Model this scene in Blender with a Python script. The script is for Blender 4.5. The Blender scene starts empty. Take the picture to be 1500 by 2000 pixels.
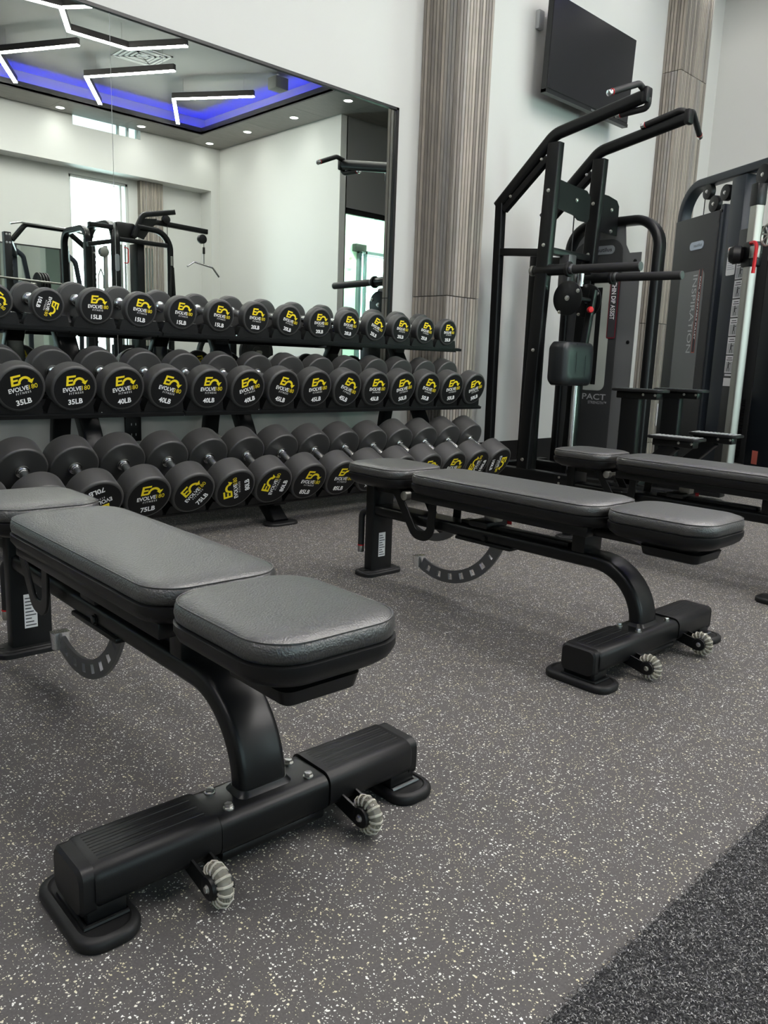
import bpy, bmesh, math, random
from mathutils import Vector, Matrix
random.seed(7)
PI = math.pi
S = bpy.context.scene
COL = S.collection

# ------------------------------------------------------------------ camera, world, exposure
cam = bpy.data.cameras.new('camera')
cam.sensor_fit = 'VERTICAL'
cam.sensor_height = 36.0
cam.lens = 36.0 * 1549.125 / 2000.0
cam.clip_start = 0.02
cam_o = bpy.data.objects.new('camera', cam)
COL.objects.link(cam_o)
YAW, PITCH, ROLL = 0.770054, 0.188101, -0.0362528
fw = Vector((math.sin(YAW)*math.cos(PITCH), math.cos(YAW)*math.cos(PITCH), -math.sin(PITCH)))
rt = Vector((math.cos(YAW), -math.sin(YAW), 0))
dn = fw.cross(rt)
rt2 = math.cos(ROLL)*rt + math.sin(ROLL)*dn
dn2 = -math.sin(ROLL)*rt + math.cos(ROLL)*dn
M = Matrix((rt2, -dn2, -fw)).transposed().to_4x4()
M.translation = Vector((0, 0, 0.82))
cam_o.matrix_world = M
S.camera = cam_o

w = bpy.data.worlds.new('daylight'); S.world = w
w.use_nodes = True
w.node_tree.nodes['Background'].inputs[0].default_value = (0.80, 0.95, 1.0, 1)
w.node_tree.nodes['Background'].inputs[1].default_value = 1.1
S.view_settings.view_transform = 'Standard'
S.view_settings.look = 'None'
S.view_settings.gamma = 1.0
S.view_settings.use_curve_mapping = False
S.view_settings.exposure = 1.2
S.cycles.max_bounces = 10
S.cycles.diffuse_bounces = 5
S.cycles.glossy_bounces = 5
S.cycles.transmission_bounces = 6
S.cycles.sample_clamp_indirect = 6.0
S.cycles.caustics_reflective = False
S.cycles.caustics_refractive = False
BAR_E, DOWN_W, BLUE_E, WARM = 62.0, 4.0, 36.0, (1.0, 0.965, 0.925)

# ------------------------------------------------------------------ materials
MATS = {}
def mat(name, col=(0.8,0.8,0.8), rough=0.5, metal=0.0, spec=0.5, emit=None, es=1.0, trans=0.0, coat=0.0, ior=1.45):
    if name in MATS: return MATS[name]
    m = bpy.data.materials.new(name); m.use_nodes = True
    b = m.node_tree.nodes['Principled BSDF']
    b.inputs['Base Color'].default_value = (*col, 1)
    b.inputs['Roughness'].default_value = rough
    b.inputs['Metallic'].default_value = metal
    b.inputs['Specular IOR Level'].default_value = spec
    b.inputs['IOR'].default_value = ior
    b.inputs['Transmission Weight'].default_value = trans
    b.inputs['Coat Weight'].default_value = coat
    if emit:
        b.inputs['Emission Color'].default_value = (*emit, 1)
        b.inputs['Emission Strength'].default_value = es
    MATS[name] = m
    return m
def nodes(m):
    nt = m.node_tree
    return nt, nt.nodes, nt.links, nt.nodes['Principled BSDF']
def N(nt, t, **kw):
    n = nt.nodes.new(t)
    for k, v in kw.items():
        if k in n.inputs: n.inputs[k].default_value = v
        else: setattr(n, k, v)
    return n
def add_bump(m, scale, strength, dist=0.001, kind='noise'):
    nt, ns, ln, b = nodes(m)
    tc = N(nt, 'ShaderNodeTexCoord')
    if kind == 'noise': t = N(nt, 'ShaderNodeTexNoise', Scale=scale, Detail=2.0); out = t.outputs['Fac']
    else: t = N(nt, 'ShaderNodeTexVoronoi', Scale=scale); out = t.outputs['Distance']
    ln.new(tc.outputs['Object'], t.inputs['Vector'])
    bp = N(nt, 'ShaderNodeBump', Strength=strength, Distance=dist)
    ln.new(out, bp.inputs['Height']); ln.new(bp.outputs['Normal'], b.inputs['Normal'])

powder = mat('black powder coat', (0.0045,0.005,0.0055), 0.33, spec=0.38)
add_bump(powder, 900, 0.06)
navy = mat('dark blue grey powder coat', (0.020,0.026,0.034), 0.38, spec=0.4)
shroud_m = mat('charcoal shroud', (0.036,0.038,0.039), 0.45, spec=0.4)
bracket_m = mat('grey sheet metal', (0.13,0.135,0.135), 0.45)
plastic = mat('black plastic', (0.0065,0.0065,0.007), 0.42, spec=0.4)
add_bump(plastic, 500, 0.15)
rubber = mat('black foot rubber', (0.007,0.007,0.0075), 0.5, spec=0.4)
grip_m = mat('rubber grip', (0.012,0.012,0.0125), 0.6)
urethane = mat('urethane', (0.024,0.0235,0.023), 0.50, spec=1.0)
facem = mat('shaded urethane face', (0.006,0.006,0.0065), 0.5, spec=0.3)  # smooth black end disc, darkened further to stand for weaker light on it
chrome = mat('chrome', (0.88,0.88,0.88), 0.20, 1.0)
steel = mat('brushed steel', (0.36,0.36,0.33), 0.42, 1.0)
bolt_m = mat('bolt zinc', (0.72,0.71,0.68), 0.28, 1.0)
arc_m = mat('dark steel plate', (0.16,0.165,0.17), 0.35, 0.8)
red_m = mat('red plastic', (0.55,0.015,0.02), 0.35)
yellow = mat('yellow print', (0.95,0.74,0.02), 0.5)
whitep = mat('white print', (0.95,0.95,0.95), 0.5)
greyp = mat('grey print', (0.42,0.43,0.44), 0.5)
sticker = mat('sticker white', (0.72,0.73,0.74), 0.5)
ink = mat('sticker ink', (0.04,0.04,0.045), 0.6)
orange = mat('sticker orange', (0.65,0.22,0.05), 0.5)
pinkred = mat('sticker red', (0.62,0.16,0.12), 0.5)
windowm = mat('shroud window acrylic', (0.42,0.45,0.41), 0.15)
windowd = mat('smoked acrylic', (0.15,0.16,0.16), 0.12)
badge_m = mat('badge silver', (0.32,0.35,0.38), 0.3, 0.6)
leather = mat('black leather', (0.024,0.0235,0.0225), 0.42, spec=1.0, coat=0.8)
nt, ns, ln, b = nodes(leather)
b.inputs['Coat Roughness'].default_value = 0.40; b.inputs['Coat IOR'].default_value = 1.6; b.inputs['Sheen Weight'].default_value = 0.10; b.inputs['Sheen Roughness'].default_value = 0.30
ub = urethane.node_tree.nodes['Principled BSDF']; ub.inputs['Sheen Weight'].default_value = 0.14; ub.inputs['Sheen Roughness'].default_value = 0.4
tc = N(nt, 'ShaderNodeTexCoord')
nz = N(nt, 'ShaderNodeTexNoise', Scale=60.0, Detail=2.0)
vo = N(nt, 'ShaderNodeTexVoronoi', Scale=270.0, feature='F1')
mixv = N(nt, 'ShaderNodeVectorMath', operation='MULTIPLY_ADD'); mixv.inputs[1].default_value = (0.012,)*3
ln.new(tc.outputs['Object'], nz.inputs['Vector']); ln.new(nz.outputs['Color'], mixv.inputs[0]); ln.new(tc.outputs['Object'], mixv.inputs[2])
ln.new(mixv.outputs['Vector'], vo.inputs['Vector'])
bp = N(nt, 'ShaderNodeBump', Strength=0.55, Distance=0.0012); bp.invert = True
ln.new(vo.outputs['Distance'], bp.inputs['Height']); ln.new(bp.outputs['Normal'], b.inputs['Normal']); ln.new(bp.outputs['Normal'], b.inputs['Coat Normal'])

clearw = mat('clear wheel urethane', (0.80,0.76,0.64), 0.10, trans=0.75, ior=1.35)
ribm = mat('wheel rib urethane', (0.88,0.84,0.72), 0.12, trans=0.45, ior=1.35)
mirror_m = mat('mirror silvering', (0.69,0.74,0.70), 0.0, 1.0)
frame_m = mat('black mirror frame', (0.012,0.012,0.012), 0.35)
paint = mat('white wall paint', (0.60,0.608,0.585), 0.6, spec=0.3)
wall_grey = mat('darker grey wall', (0.22,0.22,0.215), 0.6, spec=0.3)  # darker grey than the other walls
ceilm = mat('ceiling paint', (0.30,0.30,0.29), 0.8)
base_m = mat('black baseboard', (0.010,0.010,0.010), 0.45)
tvscreen = mat('tv screen', (0.022,0.022,0.024), 0.22, spec=0.5)
tvbody = mat('tv plastic', (0.012,0.012,0.013), 0.35)
led = mat('led diffuser', (0.9,0.9,0.9), 0.5, emit=WARM, es=BAR_E)
ledblue = mat('blue led strip', (0.1,0.1,0.9), 0.5, emit=(0.01,0.015,1.0), es=BLUE_E)
lampm = mat('downlight lens', (0.9,0.9,0.9), 0.5, emit=WARM, es=14.0)
lampt = mat('downlight trim', (0.75,0.75,0.73), 0.5)
barm = mat('pendant housing', (0.025,0.022,0.022), 0.45)
def mat_glass(name, tint):
    m = bpy.data.materials.new(name); m.use_nodes = True; nt = m.node_tree; nt.nodes.remove(nt.nodes['Principled BSDF'])
    t = N(nt, 'ShaderNodeBsdfTransparent'); t.inputs[0].default_value = (*tint, 1)
    g = N(nt, 'ShaderNodeBsdfGlossy'); g.inputs['Roughness'].default_value = 0.0
    fr = N(nt, 'ShaderNodeFresnel'); fr.inputs[0].default_value = 1.3
    mx = N(nt, 'ShaderNodeMixShader'); nt.links.new(fr.outputs[0], mx.inputs[0]); nt.links.new(t.outputs[0], mx.inputs[1]); nt.links.new(g.outputs[0], mx.inputs[2])
    nt.links.new(mx.outputs[0], nt.nodes['Material Output'].inputs[0]); return m
glass = mat_glass('window glass', (0.93,1.0,0.99))
greenglass = mat_glass('greenish glass', (0.80,0.97,0.87))
winfr = mat('white window frame', (0.55,0.58,0.56), 0.5)
ledge = mat('dark laminate', (0.035,0.033,0.034), 0.45)
lobby = mat('lobby paint', (0.62,0.76,0.68), 0.6)

def mat_floor():
    m = mat('speckled rubber floor', (0.1,0.1,0.1), 0.62, spec=0.35)
    nt, ns, ln, b = nodes(m)
    tc = N(nt, 'ShaderNodeTexCoord')
    nz = N(nt, 'ShaderNodeTexNoise', Scale=420.0, Detail=1.0)
    ln.new(tc.outputs['Object'], nz.inputs['Vector'])
    ad = N(nt, 'ShaderNodeVectorMath', operation='MULTIPLY_ADD'); ad.inputs[1].default_value = (0.0042,)*3
    ln.new(nz.outputs['Color'], ad.inputs[0]); ln.new(tc.outputs['Object'], ad.inputs[2])
    last = None
    for sc, th, rnd in ((150.0, 0.27, 0.61), (270.0, 0.26, 0.68), (90.0, 0.20, 0.76)):
        v = N(nt, 'ShaderNodeTexVoronoi', Scale=sc); v.voronoi_dimensions = '2D'
        ln.new(ad.outputs['Vector'], v.inputs['Vector'])
        sep = N(nt, 'ShaderNodeSeparateColor'); ln.new(v.outputs['Color'], sep.inputs[0])
        # threshold shrinks for most cells so that specks vary in size
        mr = N(nt, 'ShaderNodeMapRange'); mr.inputs['From Min'].default_value = rnd; mr.inputs['From Max'].default_value = 1.0
        mr.inputs['To Min'].default_value = 0.0; mr.inputs['To Max'].default_value = th
        ln.new(sep.outputs[0], mr.inputs['Value'])
        lt = N(nt, 'ShaderNodeMath', operation='LESS_THAN'); ln.new(v.outputs['Distance'], lt.inputs[0]); ln.new(mr.outputs[0], lt.inputs[1])
        if last is None: last = lt
        else:
            mx = N(nt, 'ShaderNodeMath', operation='MAXIMUM'); ln.new(last.outputs[0], mx.inputs[0]); ln.new(lt.outputs[0], mx.inputs[1]); last = mx
    n2 = N(nt, 'ShaderNodeTexNoise', Scale=25.0, Detail=3.0); ln.new(tc.outputs['Object'], n2.inputs['Vector'])
    cr = N(nt, 'ShaderNodeValToRGB'); cr.color_ramp.elements[0].position = 0.42; cr.color_ramp.elements[0].color = (0.66,0.61,0.42,1)
    cr.color_ramp.elements[1].position = 0.56; cr.color_ramp.elements[1].color = (0.84,0.84,0.80,1)
    ln.new(n2.outputs['Fac'], cr.inputs[0])
    n3 = N(nt, 'ShaderNodeTexNoise', Scale=260.0, Detail=3.0); ln.new(tc.outputs['Object'], n3.inputs['Vector'])
    c3 = N(nt, 'ShaderNodeValToRGB'); c3.color_ramp.elements[0].position = 0.3; c3.color_ramp.elements[0].color = (0.076,0.072,0.071,1)
    c3.color_ramp.elements[1].position = 0.7; c3.color_ramp.elements[1].color = (0.100,0.095,0.093,1)
    ln.new(n3.outputs['Fac'], c3.inputs[0])
    mx = N(nt, 'ShaderNodeMix', data_type='RGBA')
    ln.new(last.outputs[0], mx.inputs[0]); ln.new(c3.outputs[0], mx.inputs[6]); ln.new(cr.outputs[0], mx.inputs[7])
    ln.new(mx.outputs[2], b.inputs['Base Color'])
    return m
floor_m = mat_floor()

def mat_random(name, cols, rough=0.55, grain=False, metal=0):
    m = mat(name, cols[0], rough, metal)
    nt, ns, ln, b = nodes(m)
    g = N(nt, 'ShaderNodeNewGeometry')
    cr = N(nt, 'ShaderNodeValToRGB')
    cr.color_ramp.elements[0].color = (*cols[0], 1); cr.color_ramp.elements[1].color = (*cols[-1], 1)
    for i, c in enumerate(cols[1:-1]):
        e = cr.color_ramp.elements.new((i+1)/(len(cols)-1)); e.color = (*c, 1)
    ln.new(g.outputs['Random Per Island'], cr.inputs[0])
    if grain:
        tc = N(nt, 'ShaderNodeTexCoord'); mp = N(nt, 'ShaderNodeMapping'); mp.inputs['Scale'].default_value = grain
        nz = N(nt, 'ShaderNodeTexNoise', Scale=6.0, Detail=5.0, Distortion=0.6)
        ln.new(tc.outputs['Object'], mp.inputs[0]); ln.new(mp.outputs[0], nz.inputs['Vector'])
        c2 = N(nt, 'ShaderNodeValToRGB'); c2.color_ramp.elements[0].position = 0.3; c2.color_ramp.elements[0].color = (0.78,0.78,0.78,1)
        c2.color_ramp.elements[1].position = 0.7; c2.color_ramp.elements[1].color = (1.12,1.10,1.08,1)
        ln.new(nz.outputs['Fac'], c2.inputs[0])
        mx = N(nt, 'ShaderNodeMix', data_type='RGBA', blend_type='MULTIPLY'); mx.inputs[0].default_value = 1.0
        ln.new(cr.outputs[0], mx.inputs[6]); ln.new(c2.outputs[0], mx.inputs[7])
        ln.new(mx.outputs[2], b.inputs['Base Color'])
    else: ln.new(cr.outputs[0], b.inputs['Base Color'])
    return m
slat_m = mat_random('weathered oak slats', [(0.19,0.17,0.15),(0.29,0.265,0.235),(0.40,0.36,0.31),(0.28,0.272,0.262)], 0.6, (9.0,9.0,0.7))
soffit_m = mat_random('grey oak soffit', [(0.22,0.21,0.20),(0.28,0.27,0.255)], 0.45, (0.6,9.0,1.0))
pile_m = mat_random('carpet yarn', [(0.008,0.008,0.010),(0.016,0.016,0.018),(0.06,0.06,0.064),(0.20,0.20,0.20),(0.50,0.50,0.49)], 0.8)
carpet_m = mat('carpet backing', (0.016,0.016,0.018), 0.9)
nt, ns, ln, b = nodes(carpet_m)
tc = N(nt, 'ShaderNodeTexCoord'); nz = N(nt, 'ShaderNodeTexNoise', Scale=420.0, Detail=3.0); cr = N(nt, 'ShaderNodeValToRGB')
cr.color_ramp.elements[0].position = 0.48; cr.color_ramp.elements[0].color = (0.012,0.012,0.014,1)
cr.color_ramp.elements[1].position = 0.68; cr.color_ramp.elements[1].color = (0.10,0.10,0.10,1)
ln.new(tc.outputs['Object'], nz.inputs['Vector']); ln.new(nz.outputs['Fac'], cr.inputs[0]); ln.new(cr.outputs[0], b.inputs['Base Color'])

# ------------------------------------------------------------------ mesh helpers
def rrect(w, h, r, n=4):
    """rounded rectangle loop (a, b) centred on zero"""
    r = min(r, w/2*0.999, h/2*0.999); out = []
    for cx, cy, a in ((w/2-r, h/2-r, 0), (-w/2+r, h/2-r, 90), (-w/2+r, -h/2+r, 180), (w/2-r, -h/2+r, 270)):
        for i in range(n+1):
            t = math.radians(a + 90*i/n); out.append((cx + r*math.cos(t), cy + r*math.sin(t)))
    return out
def circ(r, n=16, ry=None):
    return [(r*math.cos(2*PI*i/n), (ry or r)*math.sin(2*PI*i/n)) for i in range(n)]
def fillet(pts, r, n=6):
    pts = [Vector(p) for p in pts]; out = [pts[0]]
    rs = r if isinstance(r, (list, tuple)) else [r]*(len(pts)-2)
    for i in range(1, len(pts)-1):
        a, p, c = pts[i-1], pts[i], pts[i+1]
        d1 = (a-p).normalized(); d2 = (c-p).normalized()
        ang = d1.angle(d2)
        if ang > PI-1e-3 or rs[i-1] <= 0: out.append(p); continue
        t = min(rs[i-1]/math.tan(ang/2), (a-p).length*0.49 if i > 1 else (a-p).length*0.95, (c-p).length*0.49 if i < len(pts)-2 else (c-p).length*0.95)
        R = t*math.tan(ang/2)
        cen = p + (d1+d2).normalized()*(R/math.sin(ang/2))
        s0 = p+d1*t-cen; s1 = p+d2*t-cen; tot = s0.angle(s1)
        ax = s0.cross(s1).normalized()
        for k in range(n+1): out.append(cen + Matrix.Rotation(tot*k/n, 3, ax) @ s0)
    out.append(pts[-1]); return out

class MB:
    def __init__(self): self.bm = bmesh.new()
    def loops(self, loops, cap0=True, cap1=True, closed=False):
        bm = self.bm
        vs = [[bm.verts.new(p) for p in lp] for lp in loops]
        n = len(vs[0]); m = len(vs)
        for i in range(m if closed else m-1):
            a, c = vs[i], vs[(i+1) % m]
            for j in range(n):
                k = (j+1) % n
                bm.faces.new((a[j], a[k], c[k], c[j]))
        if not closed:
            if cap0: bm.faces.new(list(reversed(vs[0])))
            if cap1: bm.faces.new(vs[-1])
        return self
    def box(self, x0, x1, y0, y1, z0, z1, bev=0.0, seg=2):
        x0, x1 = sorted((x0, x1)); y0, y1 = sorted((y0, y1)); z0, z1 = sorted((z0, z1))
        r = bmesh.ops.create_cube(self.bm, size=1.0)
        vs = r['verts']
        for v in vs:
            v.co = Vector(((x0+x1)/2 + v.co.x*(x1-x0), (y0+y1)/2 + v.co.y*(y1-y0), (z0+z1)/2 + v.co.z*(z1-z0)))
        if bev > 0:
            es = list({e for v in vs for e in v.link_edges})
            bmesh.ops.bevel(self.bm, geom=es, offset=min(bev, min(x1-x0, y1-y0, z1-z0)*0.45), segments=seg, affect='EDGES', profile=0.5)
        return self
    def obox(self, c, ax, ay, az, sx, sy, sz, r=0.0):
        """oriented bar: section sy x sz swept along ax"""
        c = Vector(c); ax = Vector(ax).normalized(); ay = Vector(ay).normalized(); az = Vector(az).normalized()
        sec = rrect(sy, sz, max(r, 1e-4), 3 if r > 0 else 1)
        self.loops([[c + ax*t + ay*a + az*b2 for a, b2 in sec] for t in (-sx/2, sx/2)])
        return self
    def sweep(self, path, sec, side=(0,1,0), closed=False, caps=True):
        """section (a along side, b along up) swept along path"""
        path = [Vector(p) for p in path]; n = len(path); side = Vector(side).normalized(); L = []
        for i, p in enumerate(path):
            if closed: t1 = (p-path[i-1]).normalized(); t2 = (path[(i+1) % n]-p).normalized()
            else:
                t1 = (p-path[max(i-1, 0)]) if i else (path[1]-p); t2 = (path[min(i+1, n-1)]-p) if i < n-1 else t1
                t1 = t1.normalized(); t2 = t2.normalized()
            t = (t1+t2); t = t.normalized() if t.length > 1e-6 else t1
            s = side - t*side.dot(t)
            if s.length < 1e-4: s = t.orthogonal()
            s.normalize(); u = t.cross(s).normalized()
            k = 1.0/max(0.5, math.cos(t1.angle(t2)/2)) if (t1.length > 0 and t2.length > 0) else 1
            # stretch across the mitre only, in the bend plane
            bend = (t2-t1)
            row = []
            for a, b2 in sec:
                v = s*a + u*b2
                if bend.length > 1e-5:
                    bn = bend.normalized(); v = v + bn*(v.dot(bn))*(k-1)
                row.append(p+v)
            L.append(row)
        self.loops(L, caps, caps, closed)
        return self
    def tube(self, path, r, n=14, side=(0,1,0), closed=False):
        return self.sweep(path, circ(r, n), side, closed)
    def cyl(self, p0, p1, r, n=20, r2=None, bev=0.0):
        p0 = Vector(p0); p1 = Vector(p1); t = (p1-p0); Ln = t.length; t.normalize(); s = t.orthogonal().normalized(); u = t.cross(s)
        r2 = r if r2 is None else r2
        prof = [(0, r), (Ln, r2)] if bev <= 0 else [(0, r-bev), (bev*0.3, r-bev*0.3), (bev, r), (Ln-bev, r2), (Ln-bev*0.3, r2-bev*0.3), (Ln, r2-bev)]
        self.loops([[p0 + t*d + s*(q*math.cos(2*PI*i/n)) + u*(q*math.sin(2*PI*i/n)) for i in range(n)] for d, q in prof])
        return self
    def lathe(self, prof, o=(0,0,0), ax=(0,1,0), n=40):
        """prof: (distance along axis, radius)"""
        o = Vector(o); t = Vector(ax).normalized(); s = t.orthogonal().normalized(); u = t.cross(s)
        self.loops([[o + t*d + s*(q*math.cos(2*PI*i/n)) + u*(q*math.sin(2*PI*i/n)) for i in range(n)] for d, q in prof])
        return self
    def hexn(self, c, ax, r, h):
        c = Vector(c); self.cyl(c, c+Vector(ax).normalized()*h*0.25, r*1.25, 16)
        self.cyl(c+Vector(ax).normalized()*h*0.25, c+Vector(ax).normalized()*h, r, 6, bev=h*0.12)
        return self
    def prism(self, poly, o, ax, ay, d):
        """2-D polygon placed with axes ax, ay and thickness d along ax x ay"""
        o = Vector(o); ax = Vector(ax); ay = Vector(ay); nn = ax.cross(ay).normalized()
        self.loops([[o + ax*a + ay*b2 + nn*t for a, b2 in poly] for t in (0, d)])
        return self
    def build(self, name, m, parent=None, loc=None, ang=35, smooth=True, flat=False):
        bm = self.bm
        bmesh.ops.recalc_face_normals(bm, faces=bm.faces)
        me = bpy.data.meshes.new(name); bm.to_mesh(me); bm.free()
        for mm in (m if isinstance(m, (list, tuple)) else [m]): me.materials.append(mm)
        if smooth and not flat:
            for p in me.polygons: p.use_smooth = True
            me.set_sharp_from_angle(angle=math.radians(ang))
        o = bpy.data.objects.new(name, me); COL.objects.link(o)
        if parent is not None:
            o.parent = parent
            if loc is not None: o.location = loc
        return o
def local_build(mb, name, m, parent, **kw):
    """mesh given in world coordinates under an unrotated thing (or a part of it)"""
    r = parent
    off = Vector((0,0,0))
    while r is not None: off -= r.location; r = r.parent
    return mb.build(name, m, parent, loc=off, **kw)
def thing(name, label, cat, loc=(0,0,0), rotz=0, group=None):
    o = bpy.data.objects.new(name, None); COL.objects.link(o)
    o.empty_display_size = 0.1
    o.location = loc; o.rotation_euler = (0,0,rotz)
    tag(o, label, cat, group); return o
def tag(o, label, cat, group=None):
    o['label'] = label; o['category'] = cat
    if group: o['group'] = group
    return o
def struct(name, mb, m, **kw):
    o = mb.build(name, m, **kw); o['kind'] = 'structure'; return o
def dup(root, label=None, group=None):
    def cp(o, par):
        c = o.copy(); COL.objects.link(c)
        if par is not None: c.parent = par; c.matrix_parent_inverse = o.matrix_parent_inverse.copy()
        for ch in o.children: cp(ch, c)
        return c
    r = cp(root, None)
    if label: r['label'] = label
    if group: r['group'] = group
    return r
_tc = {}
def text_geo(s, bold=0.0):
    key = (s, bold)
    if key in _tc: return _tc[key]
    cu = bpy.data.curves.new('txt', 'FONT'); cu.body = s; cu.resolution_u = 3; cu.offset = bold; cu.fill_mode = 'BOTH'
    o = bpy.data.objects.new('txt', cu); COL.objects.link(o)
    dg = bpy.context.evaluated_depsgraph_get()
    me = bpy.data.meshes.new_from_object(o.evaluated_get(dg))
    vs = [v.co.copy() for v in me.vertices]; fs = [tuple(p.vertices) for p in me.polygons]
    bpy.data.objects.remove(o); bpy.data.curves.remove(cu); bpy.data.meshes.remove(me)
    x0 = min(v.x for v in vs); x1 = max(v.x for v in vs); y0 = min(v.y for v in vs); y1 = max(v.y for v in vs)
    vs = [((v.x-x0)/(x1-x0), (v.y-y0)/(y1-y0)) for v in vs]
    _tc[key] = (vs, fs); return _tc[key]
def put_text(mb, s, o, ax, ay, x0, x1, y0, y1, lift=0.0004, bold=0.0):
    """text filled into the rectangle x0..x1, y0..y1 of the plane at o; lifted off the surface along ax x ay"""
    vs, fs = text_geo(s, bold); o = Vector(o); ax = Vector(ax); ay = Vector(ay); nn = ax.cross(ay).normalized()
    V = [mb.bm.verts.new(o + ax*(x0+(x1-x0)*a) + ay*(y0+(y1-y0)*b2) + nn*lift) for a, b2 in vs]
    for f in fs:
        try: mb.bm.faces.new([V[i] for i in f])
        except ValueError: pass
    return mb

vinyl = mat('dark vinyl', (0.009,0.011,0.013), 0.38, spec=0.6)
add_bump(vinyl, 300, 0.1)

# ------------------------------------------------------------------ the room
YW = 4.045            # wall that carries the mirror
XS = 8.42             # side wall
YF = -5.267           # far wall (upper part), recessed below
YR = -5.62
ZS = 4.49             # underside of the wooden ceiling border
ZC = 4.78             # recessed ceiling
XL = -5.5
def R(name, *boxes, m=paint, bev=0):
    mb = MB()
    for b2 in boxes: mb.box(*b2, bev)
    return struct(name, mb, m)
CX0, CX1, CY0, CY1 = -4.7, 7.645, -4.6, 3.35
R('floor', (XL-0.2, 13.4, -6.2, YW+0.2, -0.1, 0.0), m=floor_m)
R('wall_mirror_side', (XL, 13.3, YW, YW+0.12, 0, ZC+0.1))
R('wall_left', (XL-0.12, XL, -6.2, YW+0.12, 0, ZC+0.1))
R('wall_right', (XS, XS+0.14, 2.7, YW, 0, ZS), (XS, XS+0.14, -6.0, -1.858, 0, ZS))
# far wall: upper band, recessed lower wall with a window opening and one added for light, clerestory slot
R('wall_far', (XL, 5.71, YF-0.2, YF, 3.755, ZC+0.1), (6.87, XS, YF-0.2, YF, 3.755, ZC+0.1), (5.71, 6.87, YF-0.2, YF, 3.755, 4.35),
  (XL, -4.0, YR-0.12, YR, 0, 3.755), (2.2, 5.71, YR-0.12, YR, 0, 3.755), (-4.0, 2.2, YR-0.12, YR, 0, 0.5), (-4.0, 2.2, YR-0.12, YR, 3.4, 3.755), (5.71, 5.76, YR-0.12, YR, 0, 3.755), (6.80, XS, YR-0.12, YR, 0, 3.755), (5.76, 6.80, YR-0.12, YR, 3.67, 3.755),
  (XL, XS, YR-0.12, YF-0.2, 3.755, 3.80), (8.24, XS, YR, YF, 0, 3.755))
R('wall_lobby_side', (XS+0.14, 8.54, -1.98, -1.858, 0, ZS), (10.2, 13.2, -1.98, -1.858, 0, ZS), (8.54, 10.2, -1.98, -1.858, 3.16, ZS), m=wall_grey)
R('wall_hall_end', (13.2, 13.3, -5.1, YW+0.1, 0, ZC), m=paint)
R('wall_lobby_back', (XS+0.14, 11.60, -5.1, -5.0, 0, ZC), (11.60, 13.2, -5.1, -5.0, 0, 0.25), (11.60, 13.2, -5.1, -5.0, 3.10, ZC), m=lobby)
R('ceiling', (XL, XS, YF, YW, ZC, ZC+0.1), (CX0-0.2, CX1+0.2, CY0-0.2, CY0-0.17, ZS+0.03, ZC), (CX0-0.2, CX1+0.2, CY1+0.17, CY1+0.2, ZS+0.03, ZC),
  (CX1+0.17, CX1+0.2, CY0-0.17, CY1+0.17, ZS+0.03, ZC), (CX0-0.2, CX0-0.17, CY0-0.17, CY1+0.17, ZS+0.03, ZC), (XS, 13.3, -5.1, YW, ZS+0.02, ZS+0.12), m=ceilm)
# wooden border with the cove lip
mb = MB()
for i in range(12):
    x0 = XL + i*1.2; x1 = min(x0+1.197, XS)
    if x0 >= XS: break
    mb.box(x0, x1, YF, CY0, ZS, ZS+0.03); mb.box(x0, x1, CY1, YW, ZS, ZS+0.03)
for i in range(7):
    y0 = CY0 + i*1.2; y1 = min(y0+1.197, CY1)
    if y0 >= CY1: break
    mb.box(CX1, XS, y0, y1, ZS, ZS+0.03); mb.box(XL, CX0, y0, y1, ZS, ZS+0.03)
mb.box(XS, 9.3, -1.858, YW, ZS-0.001, ZS+0.02)
struct('trim_1', mb, soffit_m)
mb = MB()
mb.box(CX0, CX1, CY0-0.03, CY0, ZS-0.005, ZS+0.10); mb.box(CX0, CX1, CY1, CY1+0.03, ZS-0.005, ZS+0.10)
mb.box(CX1, CX1+0.03, CY0-0.03, CY1+0.03, ZS-0.005, ZS+0.10); mb.box(CX0-0.03, CX0, CY0-0.03, CY1+0.03, ZS-0.005, ZS+0.10)
struct('trim_2', mb, ledge)
t = tag(MB().box(CX0, CX1, CY0-0.10, CY0-0.085, ZS+0.035, ZS+0.05).box(CX0, CX1, CY1+0.085, CY1+0.10, ZS+0.035, ZS+0.05)
        .box(CX1+0.085, CX1+0.10, CY0-0.1, CY1+0.1, ZS+0.035, ZS+0.05).box(CX0-0.10, CX0-0.085, CY0-0.1, CY1+0.1, ZS+0.035, ZS+0.05)
        .build('light_strip', ledblue), 'blue light strip glowing along the cove of the recessed ceiling', 'light strip')
R('baseboard_mirror_side', (XL, 4.12, YW-0.014, YW, 0, 0.205), (4.457, 7.30, YW-0.014, YW, 0, 0.205), (7.82, XS, YW-0.014, YW, 0, 0.205), m=base_m)
R('baseboard_right', (XS-0.014, XS, 2.7, YW-0.014, 0, 0.205), (XS-0.014, XS, -5.2, -1.858, 0, 0.12), m=base_m)
R('baseboard_far', (XL, 6.9, YR, YR+0.014, 0, 0.12), (7.41, 8.2, YR, YR+0.014, 0, 0.12), m=base_m)

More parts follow.
